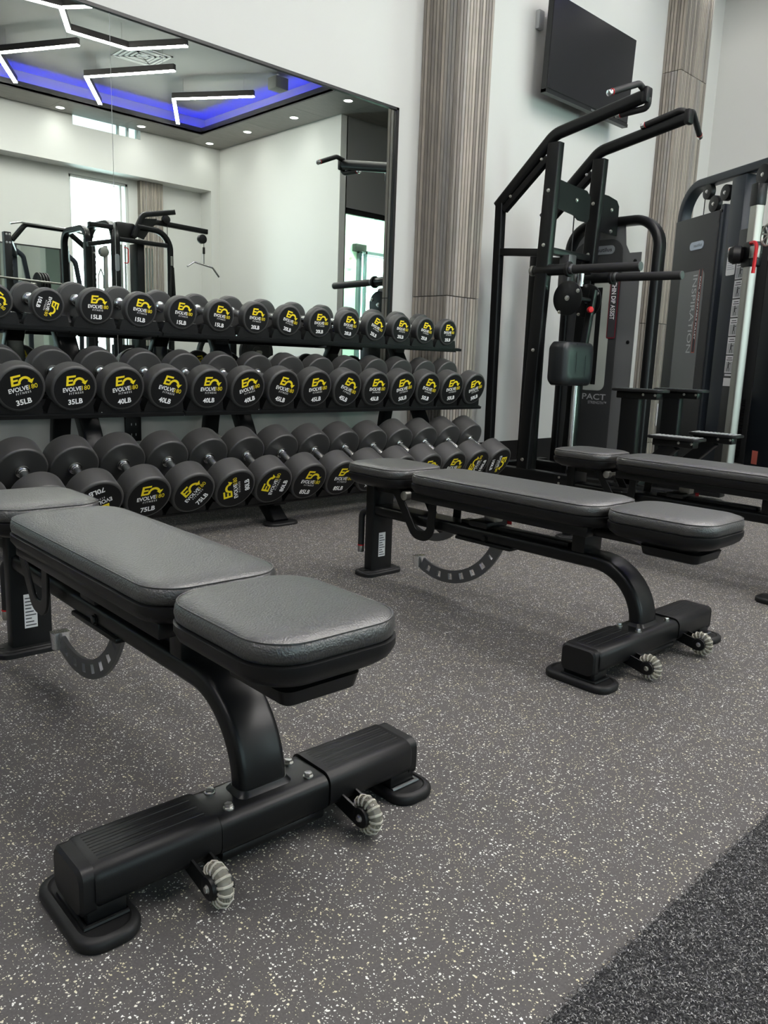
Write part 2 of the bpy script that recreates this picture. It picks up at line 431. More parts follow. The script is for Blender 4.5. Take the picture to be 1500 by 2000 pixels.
def slat_column(name, x0, x1, y0, y1, seams, z1=ZS, pitch=0.0305, sides=(True, True)):
    """column clad in vertical slats; y0 is the face that looks into the room"""
    mb = MB(); zs = [0.0] + seams + [z1]
    def run(a0, a1, place):
        n = max(1, round((a1-a0)/pitch)); p = (a1-a0)/n
        for k in range(len(zs)-1):
            for i in range(n): place(a0+i*p+0.0034, a0+(i+1)*p-0.0034, zs[k]+0.003, zs[k+1]-0.003)
    f = 1 if y1 > y0 else -1
    run(x0, x1, lambda a, b2, u, v: mb.box(a, b2, y0, y0+0.020*f, u, v))
    ya, yb = sorted((y0, y1))
    run(ya+0.002, yb, lambda a, b2, u, v: mb.box(x0-0.0, x0+0.020, a, b2, u, v))
    run(ya+0.002, yb, lambda a, b2, u, v: mb.box(x1-0.020, x1, a, b2, u, v))
    o = struct(name, mb, slat_m, smooth=False)
    c = MB().box(x0+0.017, x1-0.017, y0+0.017*f, y1, 0, z1).build('cladding_core', base_m, o)
    return o
slat_column('trim_3', 4.12, 4.457, 3.716, YW, [1.27, 3.67])
slat_column('trim_4', 7.30, 7.82, 3.86, YW, [0.115, 1.27, 3.52])
slat_column('trim_5', 6.97, 7.40, YR+0.12, YR, [1.27, 3.2], z1=3.755)

# windows of the far wall, the widest one added for light
def win(name, x0, x1, z0, z1, y, muls, fr=0.04):
    mb = MB().box(x0, x1, y-0.06, y+0.02, z0, z0+fr).box(x0, x1, y-0.06, y+0.02, z1-fr, z1).box(x0, x0+fr, y-0.06, y+0.02, z0, z1).box(x1-fr, x1, y-0.06, y+0.02, z0, z1)
    for m in muls: mb.box(m-0.015, m+0.015, y-0.05, y+0.01, z0, z1)
    o = struct(name, mb, winfr)
    MB().box(x0+fr, x1-fr, y-0.03, y-0.024, z0+fr, z1-fr).build('pane', glass, o)
win('window_1', 5.76, 6.80, 0.1, 3.67, YR-0.05, [6.68])
win('added_window', -4.0, 2.2, 0.5, 3.4, YR-0.05, [-2.45, -0.9, 0.65])  # unseen window, added to throw level light onto the mirror wall
win('window_2', 5.71, 6.87, 4.35, 4.60, YF-0.12, [6.53, 6.70], 0.012)
# glass of the lobby opening and the bright front window behind it
o = struct('window_3', MB().box(8.54, 10.2, -1.95, -1.89, 3.08, 3.16).box(8.54, 8.56, -1.95, -1.89, 0, 3.08).box(10.17, 10.2, -1.95, -1.89, 0, 3.08), base_m)
MB().box(8.56, 10.17, -1.925, -1.915, 0, 3.08).build('pane', greenglass, o)
slate = mat('slate window frame', (0.10,0.12,0.14), 0.4)
o = struct('window_4', MB().box(11.60, 11.66, -5.06, -4.98, 0.25, 3.10).box(11.72, 11.735, -5.06, -4.98, 0.25, 3.10).box(11.84, 11.885, -5.06, -4.98, 0.25, 3.10).box(12.6, 12.66, -5.06, -4.98, 0.25, 3.10)
           .box(11.60, 13.2, -5.06, -4.98, 0.25, 0.30).box(11.60, 13.2, -5.06, -4.98, 3.04, 3.10), slate)
MB().box(11.66, 13.2, -5.03, -5.025, 0.30, 3.04).build('pane', glass, o)
wr = tag(MB().sweep([(11.40+0.085*math.cos(t), -4.95, 2.85+0.115*math.sin(t)) for t in [2*PI*i/32 for i in range(32)]], circ(0.018, 8), side=(0,1,0), closed=True).build('wreath', mat('wreath lights', (0.8,0.75,0.5), 0.6, emit=(1.0,0.92,0.62), es=1.6)), 'glowing oval wreath on the greenish lobby wall, seen in the mirror beside the column', 'wreath')
cbx = tag(MB().box(11.45, 11.74, -4.98, -4.85, 3.06, 3.20, 0.005).build('door_closer_box', base_m), 'small black box above the lobby window frame, hanging on a thin cable', 'fixture')
MB().cyl((11.52,-4.92,3.20), (11.52,-4.92,4.5), 0.004, 6).build('hanging_wire', steel, cbx)

# carpet: a backing strip with loose yarn
cb = struct('floor_carpet', MB().box(XL, XS, -1.6, 0.464, 0.0, 0.004), carpet_m)
mb = MB(); bm = mb.bm
rnd = random.Random(3)
for i in range(135000):
    x = rnd.uniform(0.50, 1.75) if i < 85000 else rnd.choice((rnd.uniform(-0.6, 0.50), rnd.uniform(1.75, 3.2))); y = 0.470 - abs(rnd.random()**1.0)*0.47
    y += rnd.gauss(0, 0.0022)
    a = rnd.uniform(0, 2*PI); L = rnd.uniform(0.0025, 0.0060); wd = rnd.uniform(0.00035, 0.0008); z = rnd.uniform(0.003, 0.0065)
    dx, dy = math.cos(a), math.sin(a); h = rnd.uniform(0.0006, 0.0022)
    p0 = (x-dx*L/2-dy*wd, y-dy*L/2+dx*wd, z); p1 = (x-dx*L/2+dy*wd, y-dy*L/2-dx*wd, z)
    q0 = (x-dy*wd, y+dx*wd, z+h); q1 = (x+dy*wd, y-dx*wd, z+h)
    r0 = (x+dx*L/2, y+dy*L/2, z+h*0.4)
    v = [bm.verts.new(p) for p in (p0, p1, q1, q0, r0)]
    bm.faces.new((v[0], v[1], v[2], v[3])); bm.faces.new((v[3], v[2], v[4]))
o = mb.build('carpet_pile', pile_m, flat=True)
tag(o, 'black and grey looped carpet pile along the edge of the rubber floor', 'carpet'); o['kind'] = 'stuff'

# the mirror in two panes
mr = thing('wall_mirror', 'large two-pane wall mirror in thin black frame behind the dumbbell racks', 'mirror', (1.9, YW, 0.48))
MX0, MX1, MZ0, MZ1 = -2.2, 3.909, 0.48, 2.453
local_build(MB().box(MX0, MX1, YW-0.022, YW-0.001, MZ1-0.016, MZ1).box(MX0, MX1, YW-0.022, YW-0.001, MZ0, MZ0+0.02)
            .box(MX0, MX0+0.02, YW-0.022, YW-0.001, MZ0, MZ1).box(MX1-0.022, MX1, YW-0.022, YW-0.001, MZ0, MZ1), 'frame', frame_m, mr)
local_build(MB().box(MX0+0.02, 1.9265, YW-0.010, YW-0.002, MZ0+0.02, MZ1-0.016), 'mirror_pane', mirror_m, mr)
local_build(MB().box(1.9295, MX1-0.022, YW-0.010, YW-0.002, MZ0+0.02, MZ1-0.016), 'mirror_pane', mirror_m, mr)
local_build(MB().box(1.9265, 1.9295, YW-0.0075, YW-0.003, MZ0+0.02, MZ1-0.016), 'seam', mat('mirror joint', (0.55,0.56,0.55), 0.3), mr)

# television
y0 = YW
tv = thing('television', 'flat black television on a wall mount high beside the slatted column', 'television', (5.85, YW, 3.1))
tl = math.atan2(0.02, 0.66)
def tvp(x, s, d):   # s up the screen, d out from its back
    return (x, 3.915 - d*math.cos(tl) - s*math.sin(tl)*1.0, 2.855 + s*math.cos(tl) - d*math.sin(tl))
def tvbox(x0, x1, s0, s1, d0, d1):
    mb = MB(); V = [tvp(x, s, d) for d in (d0, d1) for x, s in ((x0, s0), (x1, s0), (x1, s1), (x0, s1))]
    mb.loops([V[:4], V[4:]]); return mb
local_build(tvbox(5.285, 6.475, 0.0, 0.675, 0.0, 0.045), 'back_casing', tvbody, tv)
local_build(tvbox(5.290, 6.470, 0.03, 0.672, 0.045, 0.049), 'screen', tvscreen, tv)
mb = tvbox(5.285, 6.475, -0.004, 0.022, 0.0, 0.052)
local_build(mb, 'lower_bezel', tvbody, tv)
mb = tvbox(5.9, 5.97, 0.003, 0.016, 0.052, 0.054)
local_build(mb, 'remote_sensor', steel, tv)
mb = MB().box(5.70, 6.10, 3.91, YW, 3.08, 3.35).box(5.335, 5.40, 4.01, YW-0.0005, 3.34, 3.47, 0.004)
local_build(mb, 'wall_mount', greyp, tv)

# outlets
o = MB().box(1.955, 2.045, YW-0.02, YW-0.0005, 0.345, 0.475, 0.004)
o = o.build('power_outlet', plastic); tag(o, 'black power outlet box on the white wall below the mirror', 'outlet')
o.name = 'power_outlet'
mb = MB()
for z in (0.375, 0.43):
    for x in (1.985, 2.01): mb.box(x, x+0.004, YW-0.021, YW-0.0198, z, z+0.012)
mb.build('socket_slots', greyp, o)
o = MB().box(7.47, 7.57, 3.848, 3.8598, 0.28, 0.50, 0.003).build('wall_plate', sticker)
tag(o, 'white blank plate low on the far slatted column', 'plate')

# ceiling lamps
OUTL = ['added round downlight out of view, %s' % q for q in ('beside the lobby opening','over the lobby side, second','over the lobby side, third','in the corner by the far slatted column','above the television','right of the first slatted column','above the right end of the mirror','above the mirror, second from its right end','above the mirror middle','above the mirror left part','over the far wall, fourth from the corner','over the far wall, fifth from the corner','over the far wall, sixth from the corner')]
for i, (x, y, lab) in enumerate(((5.42,-5.03,'downlight over the far wall, above the left end of the tall window'), (6.74,-4.98,'downlight over the far wall, right of the clerestory window'),
    (8.05,-5.0,'downlight in the far corner of the wooden ceiling border'), (8.06,-3.84,'downlight along the side wall, next after the corner one'),
    (8.07,-2.58,'downlight along the side wall, second after the corner one'), (8.07,-1.30,'downlight along the side wall, nearest the mirror'),
    (8.07,0.0,''), (8.07,1.3,''), (8.07,2.55,''), (7.9,3.7,''), (6.6,3.7,''), (5.3,3.7,''), (4.0,3.7,''), (2.7,3.7,''), (1.4,3.7,''), (0.1,3.7,''), (4.1,-5.03,''), (2.8,-5.03,''), (1.5,-5.03,''))):
    if i < 6:
        r = thing('downlight', 'round white ' + lab, 'ceiling light', (x, y, ZS), group='round downlights in the wooden ceiling border')
        MB().lathe([(0.001,0.078),(-0.006,0.076),(-0.008,0.062),(0.002,0.056)], (0,0,0), (0,0,1), 32).build('trim_ring', lampt, r)
        MB().cyl((0,0,-0.004), (0,0,0.001), 0.057, 32).build('lens', lampm, r)
    else:  # unseen downlights, added to light the walls
        r = thing('downlight', 'added round white downlight out of view in the ceiling border', 'ceiling light', (x, y, ZS), group='added downlights out of view')
        r['label'] = OUTL[i-6]
        MB().cyl((0,0,-0.004), (0,0,0.001), 0.057, 32).build('lens', lampm, r)
    ld = bpy.data.lights.new('downlight_beam', 'SPOT'); ld.energy = DOWN_W; ld.spot_size = math.radians(140); ld.spot_blend = 1.0
    ld.shadow_soft_size = 0.05; ld.color = (1.0, 0.97, 0.93)
    lo = bpy.data.objects.new('downlight_beam', ld); COL.objects.link(lo); lo.parent = r; lo.location = (0,0,-0.02)

for x, y, q in ((10.2,-3.6,'left'), (12.0,-3.6,'right')):  # added lamps that brighten the lobby; none is visible there
    r = thing('added_lobby_light', 'added round ceiling light brightening the lobby behind the glass, %s one' % q, 'ceiling light', (x, y, 4.50))
    MB().cyl((0,0,-0.03), (0,0,0), 0.16, 32, bev=0.004).build('lens', lampm, r)
    ld = bpy.data.lights.new('lobby_fill_lamp', 'AREA'); ld.shape = 'DISK'; ld.size = 0.30; ld.energy = 110; ld.color = (1.0, 0.98, 0.94)
    lo = bpy.data.objects.new('lobby_fill_lamp', ld); COL.objects.link(lo); lo.parent = r; lo.location = (0,0,-0.04)

ZP = 4.50
def pend(pts, label, h=0.075, wd=0.055, branch=None):
    """zigzag linear pendant: dark housing above, glowing diffuser below"""
    c = pts[len(pts)//2]
    r = thing('linear_pendant', label, 'ceiling light', (c[0], c[1], ZP), group='zigzag linear pendants')
    P = [(x, y, ZP+h/2+0.012) for x, y in pts]
    local_build(MB().sweep(P, rrect(wd, h, 0.003, 1), side=(P[1][1]-P[0][1], -(P[1][0]-P[0][0]), 0)) if len(P) == 2 else seg_bars(P, wd, h), 'housing', barm, r)
    P2 = [(x, y, ZP+0.006) for x, y in pts]
    local_build(seg_bars(P2, wd*0.9, 0.012), 'diffuser', led, r)
    if branch:
        local_build(seg_bars([(x, y, ZP+h/2+0.012) for x, y in branch], wd, h), 'branch_housing', barm, r)
        local_build(seg_bars([(x, y, ZP+0.006) for x, y in branch], wd*0.9, 0.012), 'branch_diffuser', led, r)
    for k, (x, y) in enumerate(pts):
        x2, y2 = pts[k-1] if k else pts[1]; xx = x+(x2-x)*0.12; yy = y+(y2-y)*0.12
        local_build(MB().cyl((xx, yy, ZP+h), (xx, yy, ZC), 0.0022, 6), 'hanging_wire', steel, r)
    return r
def seg_bars(P, wd, h):
    mb = MB()
    for a, c in zip(P[:-1], P[1:]):
        a = Vector(a); c = Vector(c); d = (c-a); L = d.length; d.normalize(); s = Vector((d.y, -d.x, 0))
        mb.obox((a+c)/2, d, s, (0,0,1), L+wd*0.5, wd, h)
    return mb
def k5(p, k=0.9608): return (p[0]*k, 8.09-(8.09-p[1])*k)
pend([k5((4.741,-2.775)), k5((4.131,-3.90)), k5((4.729,-4.93))], 'black zigzag pendant light, leftmost V shape in the mirror')
pend([k5((6.04,-2.651)), k5((5.331,-3.871)), k5((6.018,-4.93))], 'black zigzag pendant light, middle V shape in the mirror')
pend([k5((7.393,-2.706)), k5((6.666,-3.775)), k5((7.378,-4.91))], 'black zigzag pendant light, rightmost V shape in the mirror')
pend([k5((3.55,-1.90)), k5((4.138,-1.80)), k5((4.480,-2.414)), k5((5.249,-2.39)), k5((5.692,-1.716))], 'long crooked pendant light, nearest in the mirror under its top frame', branch=[k5((4.165,-1.76)), k5((4.36,-1.50))])
# same kind of fixture, added out of view to light the bench area
pend([(0.2,-0.6),(0.9,0.6),(0.3,1.8)], 'added zigzag pendant light above the benches, out of view')
pend([(2.6,-0.4),(1.9,0.8),(2.6,2.0)], 'added zigzag pendant light above the middle bench, out of view')
pend([(4.6,-0.2),(3.9,1.0),(4.6,2.2)], 'added zigzag pendant light above the far bench, out of view')
pend([(6.6,0.0),(5.9,1.1),(6.6,2.3)], 'added zigzag pendant light above the machines, out of view')
pend([(-1.9,-0.5),(-2.6,0.7),(-1.9,1.9)], 'added zigzag pendant light left of the benches, out of view')
# ceiling vent and ceiling speaker
v = thing('air_vent', 'square white louvred air vent in the recessed ceiling', 'vent', (5.65,-2.8,ZC))
mb = MB()
for k in range(5):
    a = 0.30-0.055*k; z = ZC-0.004-0.006*(k % 2)
    mb.box(5.65-a, 5.65+a, -2.8-a, -2.8-a+0.03, z-0.006, z).box(5.65-a, 5.65+a, -2.8+a-0.03, -2.8+a, z-0.006, z).box(5.65-a, 5.65-a+0.03, -2.8-a, -2.8+a, z-0.006, z).box(5.65+a-0.03, 5.65+a, -2.8-a, -2.8+a, z-0.006, z)
local_build(mb, 'louvres', lampt, v)
local_build(MB().box(5.36, 5.94, -3.09, -2.51, ZC-0.003, ZC-0.0005), 'backing', greyp, v)
v = thing('ceiling_speaker', 'grey box speaker hanging from the ceiling beside the blue cove', 'speaker', (7.3,-1.95,ZC))
MB().box(-0.11, 0.11, -0.10, 0.10, -0.21, -0.05, 0.01).build('casing', mat('speaker grey', (0.22,0.23,0.21), 0.6), v)
MB().cyl((0,0,-0.06), (0,0,0), 0.02, 12).build('bracket', greyp, v)

# ------------------------------------------------------------------ flat benches (x forward to the seat, y across)
def pad_loops(x0, x1, y0, y1, spec, r, n=8):
    out = []
    for ins, z in spec:
        cx, cy = (x0+x1)/2, (y0+y1)/2
        out.append([(cx+a, cy+b2, z) for a, b2 in rrect(x1-x0-2*ins, y1-y0-2*ins, max(r-ins*0.6, 0.01), n)])
    return out
def make_bench():
    r = thing('weight_bench', '', 'weight bench')
    Wd = 0.1345
    def pad(name, x0, x1, rr=0.072):
        p = MB().loops(pad_loops(x0, x1, -Wd, Wd, [(0.006,0.403),(0.001,0.408),(-0.0015,0.419),(0.0,0.430),(0.0035,0.4355),(0.0075,0.4385),(0.018,0.4425),(0.045,0.4450),(0.09,0.4455)], rr)).build(name, leather, r, ang=75)
        # piping along the top seam
        cx = (x0+x1)/2
        path = [(cx+a, b2, 0.4362) for a, b2 in rrect(x1-x0-0.005, 2*Wd-0.005, rr, 10)]
        MB().sweep(path, circ(0.0016, 6), side=(0,0,1), closed=True).build('piping', leather, p)
        return p
    pad('seat_pad', -0.094, 0.220)
    pad('back_pad', -0.876, -0.107)
    pad('head_pad', -1.217, -0.914)
    def shell(name, x0, x1, spec, rr=0.076):
        return MB().loops(pad_loops(x0, x1, -Wd-0.003, Wd+0.003, spec, rr)).build(name, plastic, r, ang=50)
    s = shell('seat_shell', -0.097, 0.223, [(0.085,0.338),(0.075,0.345),(0.052,0.356),(0.020,0.366),(0.006,0.377),(0.0,0.390),(0.0,0.4025),(0.006,0.4045)])
    MB().loops(pad_loops(0.00, 0.175, -0.075, 0.075, [(0.012,0.318),(0.006,0.322),(0.0,0.345)], 0.02, 4)).build('shell_boss', plastic, s)
    s = shell('back_shell', -0.879, -0.104, [(0.030,0.366),(0.010,0.373),(0.0,0.388),(0.0,0.4025),(0.006,0.4045)])
    s2 = shell('head_shell', -1.220, -0.911, [(0.075,0.352),(0.030,0.362),(0.008,0.374),(0.0,0.388),(0.0,0.4025),(0.006,0.4045)])
    # beam and curved front leg
    path = fillet([(-1.13,0,0.257),(-0.004,0,0.257),(-0.004,0,0.092)], 0.168, 16)
    MB().sweep(path, rrect(0.092, 0.043, 0.013, 4), side=(0,1,0)).build('beam', powder, r, ang=40)
    MB().loops([[(a-0.004, b2, z) for a, b2 in rrect(0.048+o, 0.096+o, 0.016, 4)] for o, z in ((0.016,0.098),(0.006,0.104),(0.0,0.110))]).build('weld_bead', powder, r)
    # rear post and its foot
    MB().loops([[(-1.140+a, b2, z) for a, b2 in rrect(0.045, 0.108, 0.006, 2)] for z in (0.018,0.352)]).build('rear_post', powder, r)
    f = MB().loops([[(-1.138+a, b2, z) for a, b2 in rrect(0.098-2*o, 0.192-2*o, 0.034, 5)] for o, z in ((0,0.0),(0,0.012),(0.003,0.016),(0.010,0.017),(0.012,0.020))]).build('rear_foot', rubber, r)
    for y in (-0.075, 0.075): MB().cyl((-1.138,y,0.018), (-1.138,y,0.0215), 0.006, 10).build('foot_screw', powder, f)
    lb = MB().box(-1.1178, -1.1168, -0.020, 0.014, 0.070, 0.165).build('spec_label', sticker, r)
    mb = MB()
    for k in range(9): mb.box(-1.1169, -1.1165, -0.017, 0.011-0.006*(k % 3), 0.076+k*0.0095, 0.079+k*0.0095)
    mb.build('label_print', ink, lb)
    # cross tube with end caps, step covers and the bolted centre
    sec = rrect(0.106, 0.062, 0.018, 4)
    MB().loops([[(a, y, 0.066+b2) for a, b2 in sec] for y in (-0.300, 0.300)]).build('cross_tube', powder, r)
    MB().loops([[(a, y, 0.0675+b2) for a, b2 in rrect(0.112, 0.066, 0.019, 4)] for y in (-0.1065, 0.1065)]).build('centre_sleeve', powder, r)
    MB().box(-0.050, 0.050, -0.104, 0.104, 0.022, 0.040, 0.006).build('lower_bracket', powder, r)
    for s_ in (-1, 1):
        cv = []
        for y, o in ((0.109,0.0),(0.304,0.0),(0.310,0.003)):
            cv.append([(a, s_*y, 0.071+b2) for a, b2 in rrect(0.116-2*o, 0.068-2*o, 0.021, 5)])
        c = MB().loops(cv).build('step_cover', plastic, r)
        mb = MB()
        for k in (-0.024, 0.0, 0.024):
            mb.sweep([(k, s_*0.122, 0.1050), (k, s_*0.296, 0.1050)], circ(0.0011, 6, 0.0011), side=(1,0,0))
            mb.box(k-0.009, k-0.0075, s_*0.122, s_*0.296, 0.1048, 0.1054).box(k+0.0075, k+0.009, s_*0.122, s_*0.296, 0.1048, 0.1054)
        mb.build('tread_ridges', plastic, c)
        MB().loops([[(a, s_*y, 0.066+b2) for a, b2 in rrect(0.104-2*o, 0.074-2*o, 0.016, 4)] for y, o in ((0.308,0.0),(0.326,0.0),(0.331,0.004))]).build('end_cap', plastic, r)
        # foot plate, neck, weld
        f = MB().loops([[(-0.003+a, s_*0.2985+b2, z) for a, b2 in rrect(0.196-2*o, 0.098-2*o, 0.036-o*0.5, 6)] for o, z in ((0.002,0.0),(0.0,0.004),(0.0,0.014),(0.004,0.019),(0.011,0.020),(0.013,0.017),(0.016,0.0165))]).build('foot_plate', rubber, r, ang=50)
        MB().box(-0.046, 0.050, s_*0.262, s_*0.322, 0.014, 0.045, 0.004).build('foot_neck', powder, r)
        MB().tube([(-0.048, s_*0.326, 0.0185), (0.054, s_*0.326, 0.0185), (0.054, s_*0.262, 0.0185)], 0.004, 8, side=(0,0,1)).build('weld', arc_m if s_ > 0 else powder, f)
        # transport wheel on its fork
        wy = s_*0.146 if s_ < 0 else 0.152
        k_ = MB()
        for yy in (-0.0155, 0.0155):
            k_.loops([[(0.104-0.065+0.0+a, wy+yy+t, 0.040+0.012+b2) for a, b2 in [(-0.035,-0.012),(0.050,-0.031),(0.0635,-0.034),(0.075,-0.031),(0.080,-0.022),(0.078,-0.012),(0.068,-0.003),(-0.030,0.016)]] for t in (-0.002, 0.002)])
        k_.box(0.0, 0.02, wy-0.017, wy+0.017, 0.045, 0.060)
        k = k_.build('wheel_fork', powder, r)
        MB().cyl((0.108,wy-0.0185,0.037), (0.108,wy+0.0185,0.037), 0.018, 28, bev=0.001).build('hub_disc', plastic, k)
        MB().hexn((0.108,wy-0.0175,0.037), (0,-1,0), 0.0055, 0.005).build('axle_bolt', bolt_m, k)
        mb = MB(); nt_ = 15
        mb.lathe([(-0.0105,0.0185),(-0.0115,0.0235),(-0.0075,0.0315),(0,0.0345),(0.0075,0.0315),(0.0115,0.0235),(0.0105,0.0185)], (0.108,wy,0.037), (0,1,0), 40)
        wl = mb.build('wheel', clearw, k)
        mb = MB()
        for i in range(nt_):
            a = 2*PI*i/nt_; d = Vector((math.cos(a),0,math.sin(a))); t = Vector((-math.sin(a),0,math.cos(a)))
            pts = [Vector((0.108,wy,0.037))+d*q+Vector((0,y,0)) for q, y in ((0.0195,-0.0118),(0.0245,-0.0122),(0.0318,-0.0078),(0.0352,0),(0.0318,0.0078),(0.0245,0.0122),(0.0195,0.0118))]
            mb.sweep(pts, rrect(0.0044, 0.0022, 0.0008, 1), side=tuple(t))
        mb.build('wheel_ribs', ribm, wl)
        for d_ in (-0.010, 0.030): MB().cyl((0.030, s_*(0.146+d_), 0.034), (0.030, s_*(0.146+d_), 0.028), 0.004, 8).build('fork_screw', bolt_m, k)
    for x in (-0.033, 0.033):
        for y in (-0.080, 0.080): MB().hexn((x*0.9, y, 0.1003), (0,0,1), 0.0072, 0.009).build('bolt', bolt_m, r)
    # seat slide: bracket, rail, back frame, knob block
    MB().box(-0.232, -0.186, -0.047, 0.047, 0.276, 0.352, 0.004).build('seat_bracket', powder, r)
    MB().box(-0.225, 0.150, -0.028, 0.028, 0.330, 0.356, 0.004).build('seat_rail', powder, r)
    mb = MB()
    for y in (-0.095, 0.095): mb.box(-0.860, -0.140, y-0.018, y+0.018, 0.342, 0.372, 0.004)
    mb.box(-0.80, -0.16, -0.09, 0.09, 0.352, 0.366)
    mb.build('back_frame', powder, r)
    MB().box(-0.70, -0.26, -0.022, 0.022, 0.277, 0.292, 0.003).build('slide_track', powder, r)
    kb = MB().box(-0.640, -0.560, -0.052, 0.060, 0.282, 0.304, 0.006).build('slide_block', plastic, r)
    MB().cyl((-0.575, 0.060, 0.294), (-0.555, 0.075, 0.294), 0.008, 12).build('pull_knob', red_m, kb)
    MB().box(-0.60, -0.55, -0.02, 0.02, 0.304, 0.345, 0.003).build('slide_post', steel, kb)
    MB().box(-0.70, -0.46, -0.050, 0.050, 0.226, 0.238, 0.004).build('arc_guide', powder, r)
    MB().hexn((-0.57,-0.0465,0.250), (0,-1,0), 0.010, 0.007).build('side_bolt', powder, r)
    # slotted adjustment arc under the beam
    mb = MB(); cx, cz, ri, ro = -0.790, 0.330, 0.240, 0.286; a0, a1 = math.radians(246), math.radians(338); n = 46
    def seg(t0, t1, r0, r1): mb.loops([[(cx+q*math.cos(t), y, cz+q*math.sin(t)) for q, t in ((r0,t0),(r1,t0),(r1,t1),(r0,t1))] for y in (-0.0045, 0.0045)])
    for i in range(n):
        t0 = a0+(a1-a0)*i/n; t1 = a0+(a1-a0)*(i+1)/n
        if i % 6 in (3, 4) and 2 < i < 40: seg(t0, t1, ri, ri+0.011); seg(t0, t1, ro-0.013, ro)
        else: seg(t0, t1, ri, ro)
    a = mb.build('adjustment_arc', arc_m, r)
    tx, tz = cx+0.263*math.cos(a0), cz+0.263*math.sin(a0)
    MB().loops([[(tx-0.014+q, b2, tz-0.016) for q, b2 in rrect(0.024, 0.044, 0.006, 3)], [(tx-0.018+q, b2, tz+0.026) for q, b2 in rrect(0.030, 0.044, 0.006, 3)]]).build('arc_stop', chrome, a)
    # short rear arc for the head pad, with the chromed roller
    mb = MB(); cx2, cz2 = -0.915, 0.350
    for i in range(14):
        t0 = math.radians(225+i*6.0); t1 = math.radians(225+(i+1)*6.0)
        mb.loops([[(cx2+q*math.cos(t), y, cz2+q*math.sin(t)) for q, t in ((0.155,t0),(0.185,t0),(0.185,t1),(0.155,t1))] for y in (0.052, 0.060)])
    mb.build('head_arc', arc_m, r)
    # loop shaped guide plates on both sides of the back pad
    for y in (-0.070, 0.064):
        P = fillet([(-0.985,y,0.368),(-0.875,y,0.212),(-0.800,y,0.212),(-0.790,y,0.372)], [0.042,0.040], 8)
        g = MB().sweep(P, rrect(0.007, 0.036, 0.002, 1), side=(0,1,0)).build('guide_plate', powder, r)
        MB().cyl((-0.925,y-0.014,0.345), (-0.925,y+0.014,0.345), 0.017, 18, bev=0.002).build('guide_roller', steel, g)
    MB().tube([(-0.925,-0.075,0.345),(-0.925,0.075,0.345)], 0.008, 10, side=(1,0,0)).build('guide_axle', steel, r)
    MB().box(-0.99, -0.93, -0.062, 0.062, 0.330, 0.360, 0.004).build('head_pivot', powder, r)
    mb = MB().box(-1.17, -0.97, -0.040, -0.030, 0.334, 0.356).box(-1.17, -0.97, 0.030, 0.040, 0.334, 0.356)
    mb.build('head_frame', powder, r)
    # lift handle behind the rear post
    P = fillet([(-1.160,-0.030,0.245),(-1.198,-0.040,0.245),(-1.198,-0.040,0.105)], 0.028, 6)
    h = MB().tube(P, 0.0125, 14, side=(0,1,0)).build('lift_handle', grip_m, r)
    MB().cyl((-1.198,-0.040,0.108), (-1.198,-0.040,0.104), 0.0138, 16).build('grip_ring', red_m, h)
    MB().cyl((-1.198,-0.040,0.104), (-1.198,-0.040,0.078), 0.0125, 16, bev=0.002).build('grip_end', steel, h)
    return r
bench = make_bench()
BL = ['black leather weight bench nearest the camera at lower left, its seat pad in full view',
      'black leather weight bench in the middle, in front of the dumbbell rack right end',
      'black leather weight bench farthest right, in front of the assisted dip machine']
for i, (x, y, a) in enumerate(((0.727,1.030,-91.59),(2.080,1.050,-90.99),(3.283,0.959,-92.31))):
    o = bench if i == 0 else dup(bench)
    o.location = (x, y, 0); o.rotation_euler = (0, 0, math.radians(a)); o['label'] = BL[i]; o['group'] = 'adjustable weight benches'

# ------------------------------------------------------------------ dumbbells
def logo_mesh(mb, o, ax, ay, R_):
    """slanted E running into an arc that ends in an arrow head"""
    o = Vector(o); ax = Vector(ax); ay = Vector(ay); nn = ax.cross(ay).normalized()*0.0004
    def P(a, b2): return o + ax*(a*R_) + ay*(b2*R_) + nn
    def poly(pts): mb.bm.faces.new([mb.bm.verts.new(P(*p)) for p in pts])
    sl = 0.05
    def q(x, y): return (x + (y-0.38)*0.28*0.4, y)
    for (xa, xb, ya, yb) in ((-0.33,-0.235,0.17,0.60),(-0.235,0.06,0.515,0.60),(-0.235,-0.05,0.345,0.425),(-0.235,0.0,0.17,0.255)):
        poly([q(xa,ya), q(xb,ya), q(xb,yb), q(xa,yb)])
    n = 16; c = (0.20, 0.20); ro, ri = 0.275, 0.175
    V0 = [mb.bm.verts.new(P(c[0]+ro*math.cos(t), c[1]+ro*1.08*math.sin(t))) for t in [PI*(1-i/n*0.93) for i in range(n+1)]]
    V1 = [mb.bm.verts.new(P(c[0]+ri*math.cos(t), c[1]+ri*1.08*math.sin(t))) for t in [PI*(1-i/n*0.93) for i in range(n+1)]]
    for i in range(n): mb.bm.faces.new((V0[i], V0[i+1], V1[i+1], V1[i]))
    poly([(0.31,0.27),(0.59,0.33),(0.46,0.13)])
def head_prof(R_, th):
    f = min(0.011, R_*0.13)
    pr = [(0.0,R_*0.80),(0.0009,R_*0.815),(0.0009,R_*0.84)]
    pr = [(0.0,0.001),(0.0,R_-f*1.15)]
    for i in range(7):
        t = PI/2*i/6; pr.append((f-f*math.cos(t), R_-f+f*math.sin(t)))
    for i in range(7):
        t = PI/2*i/6; pr.append((th-f*0.8+f*0.8*math.sin(t), R_-f*0.8+f*0.8*math.cos(t)))
    pr += [(th, R_*0.55), (th, 0.001)]
    return pr
PROTO = {}
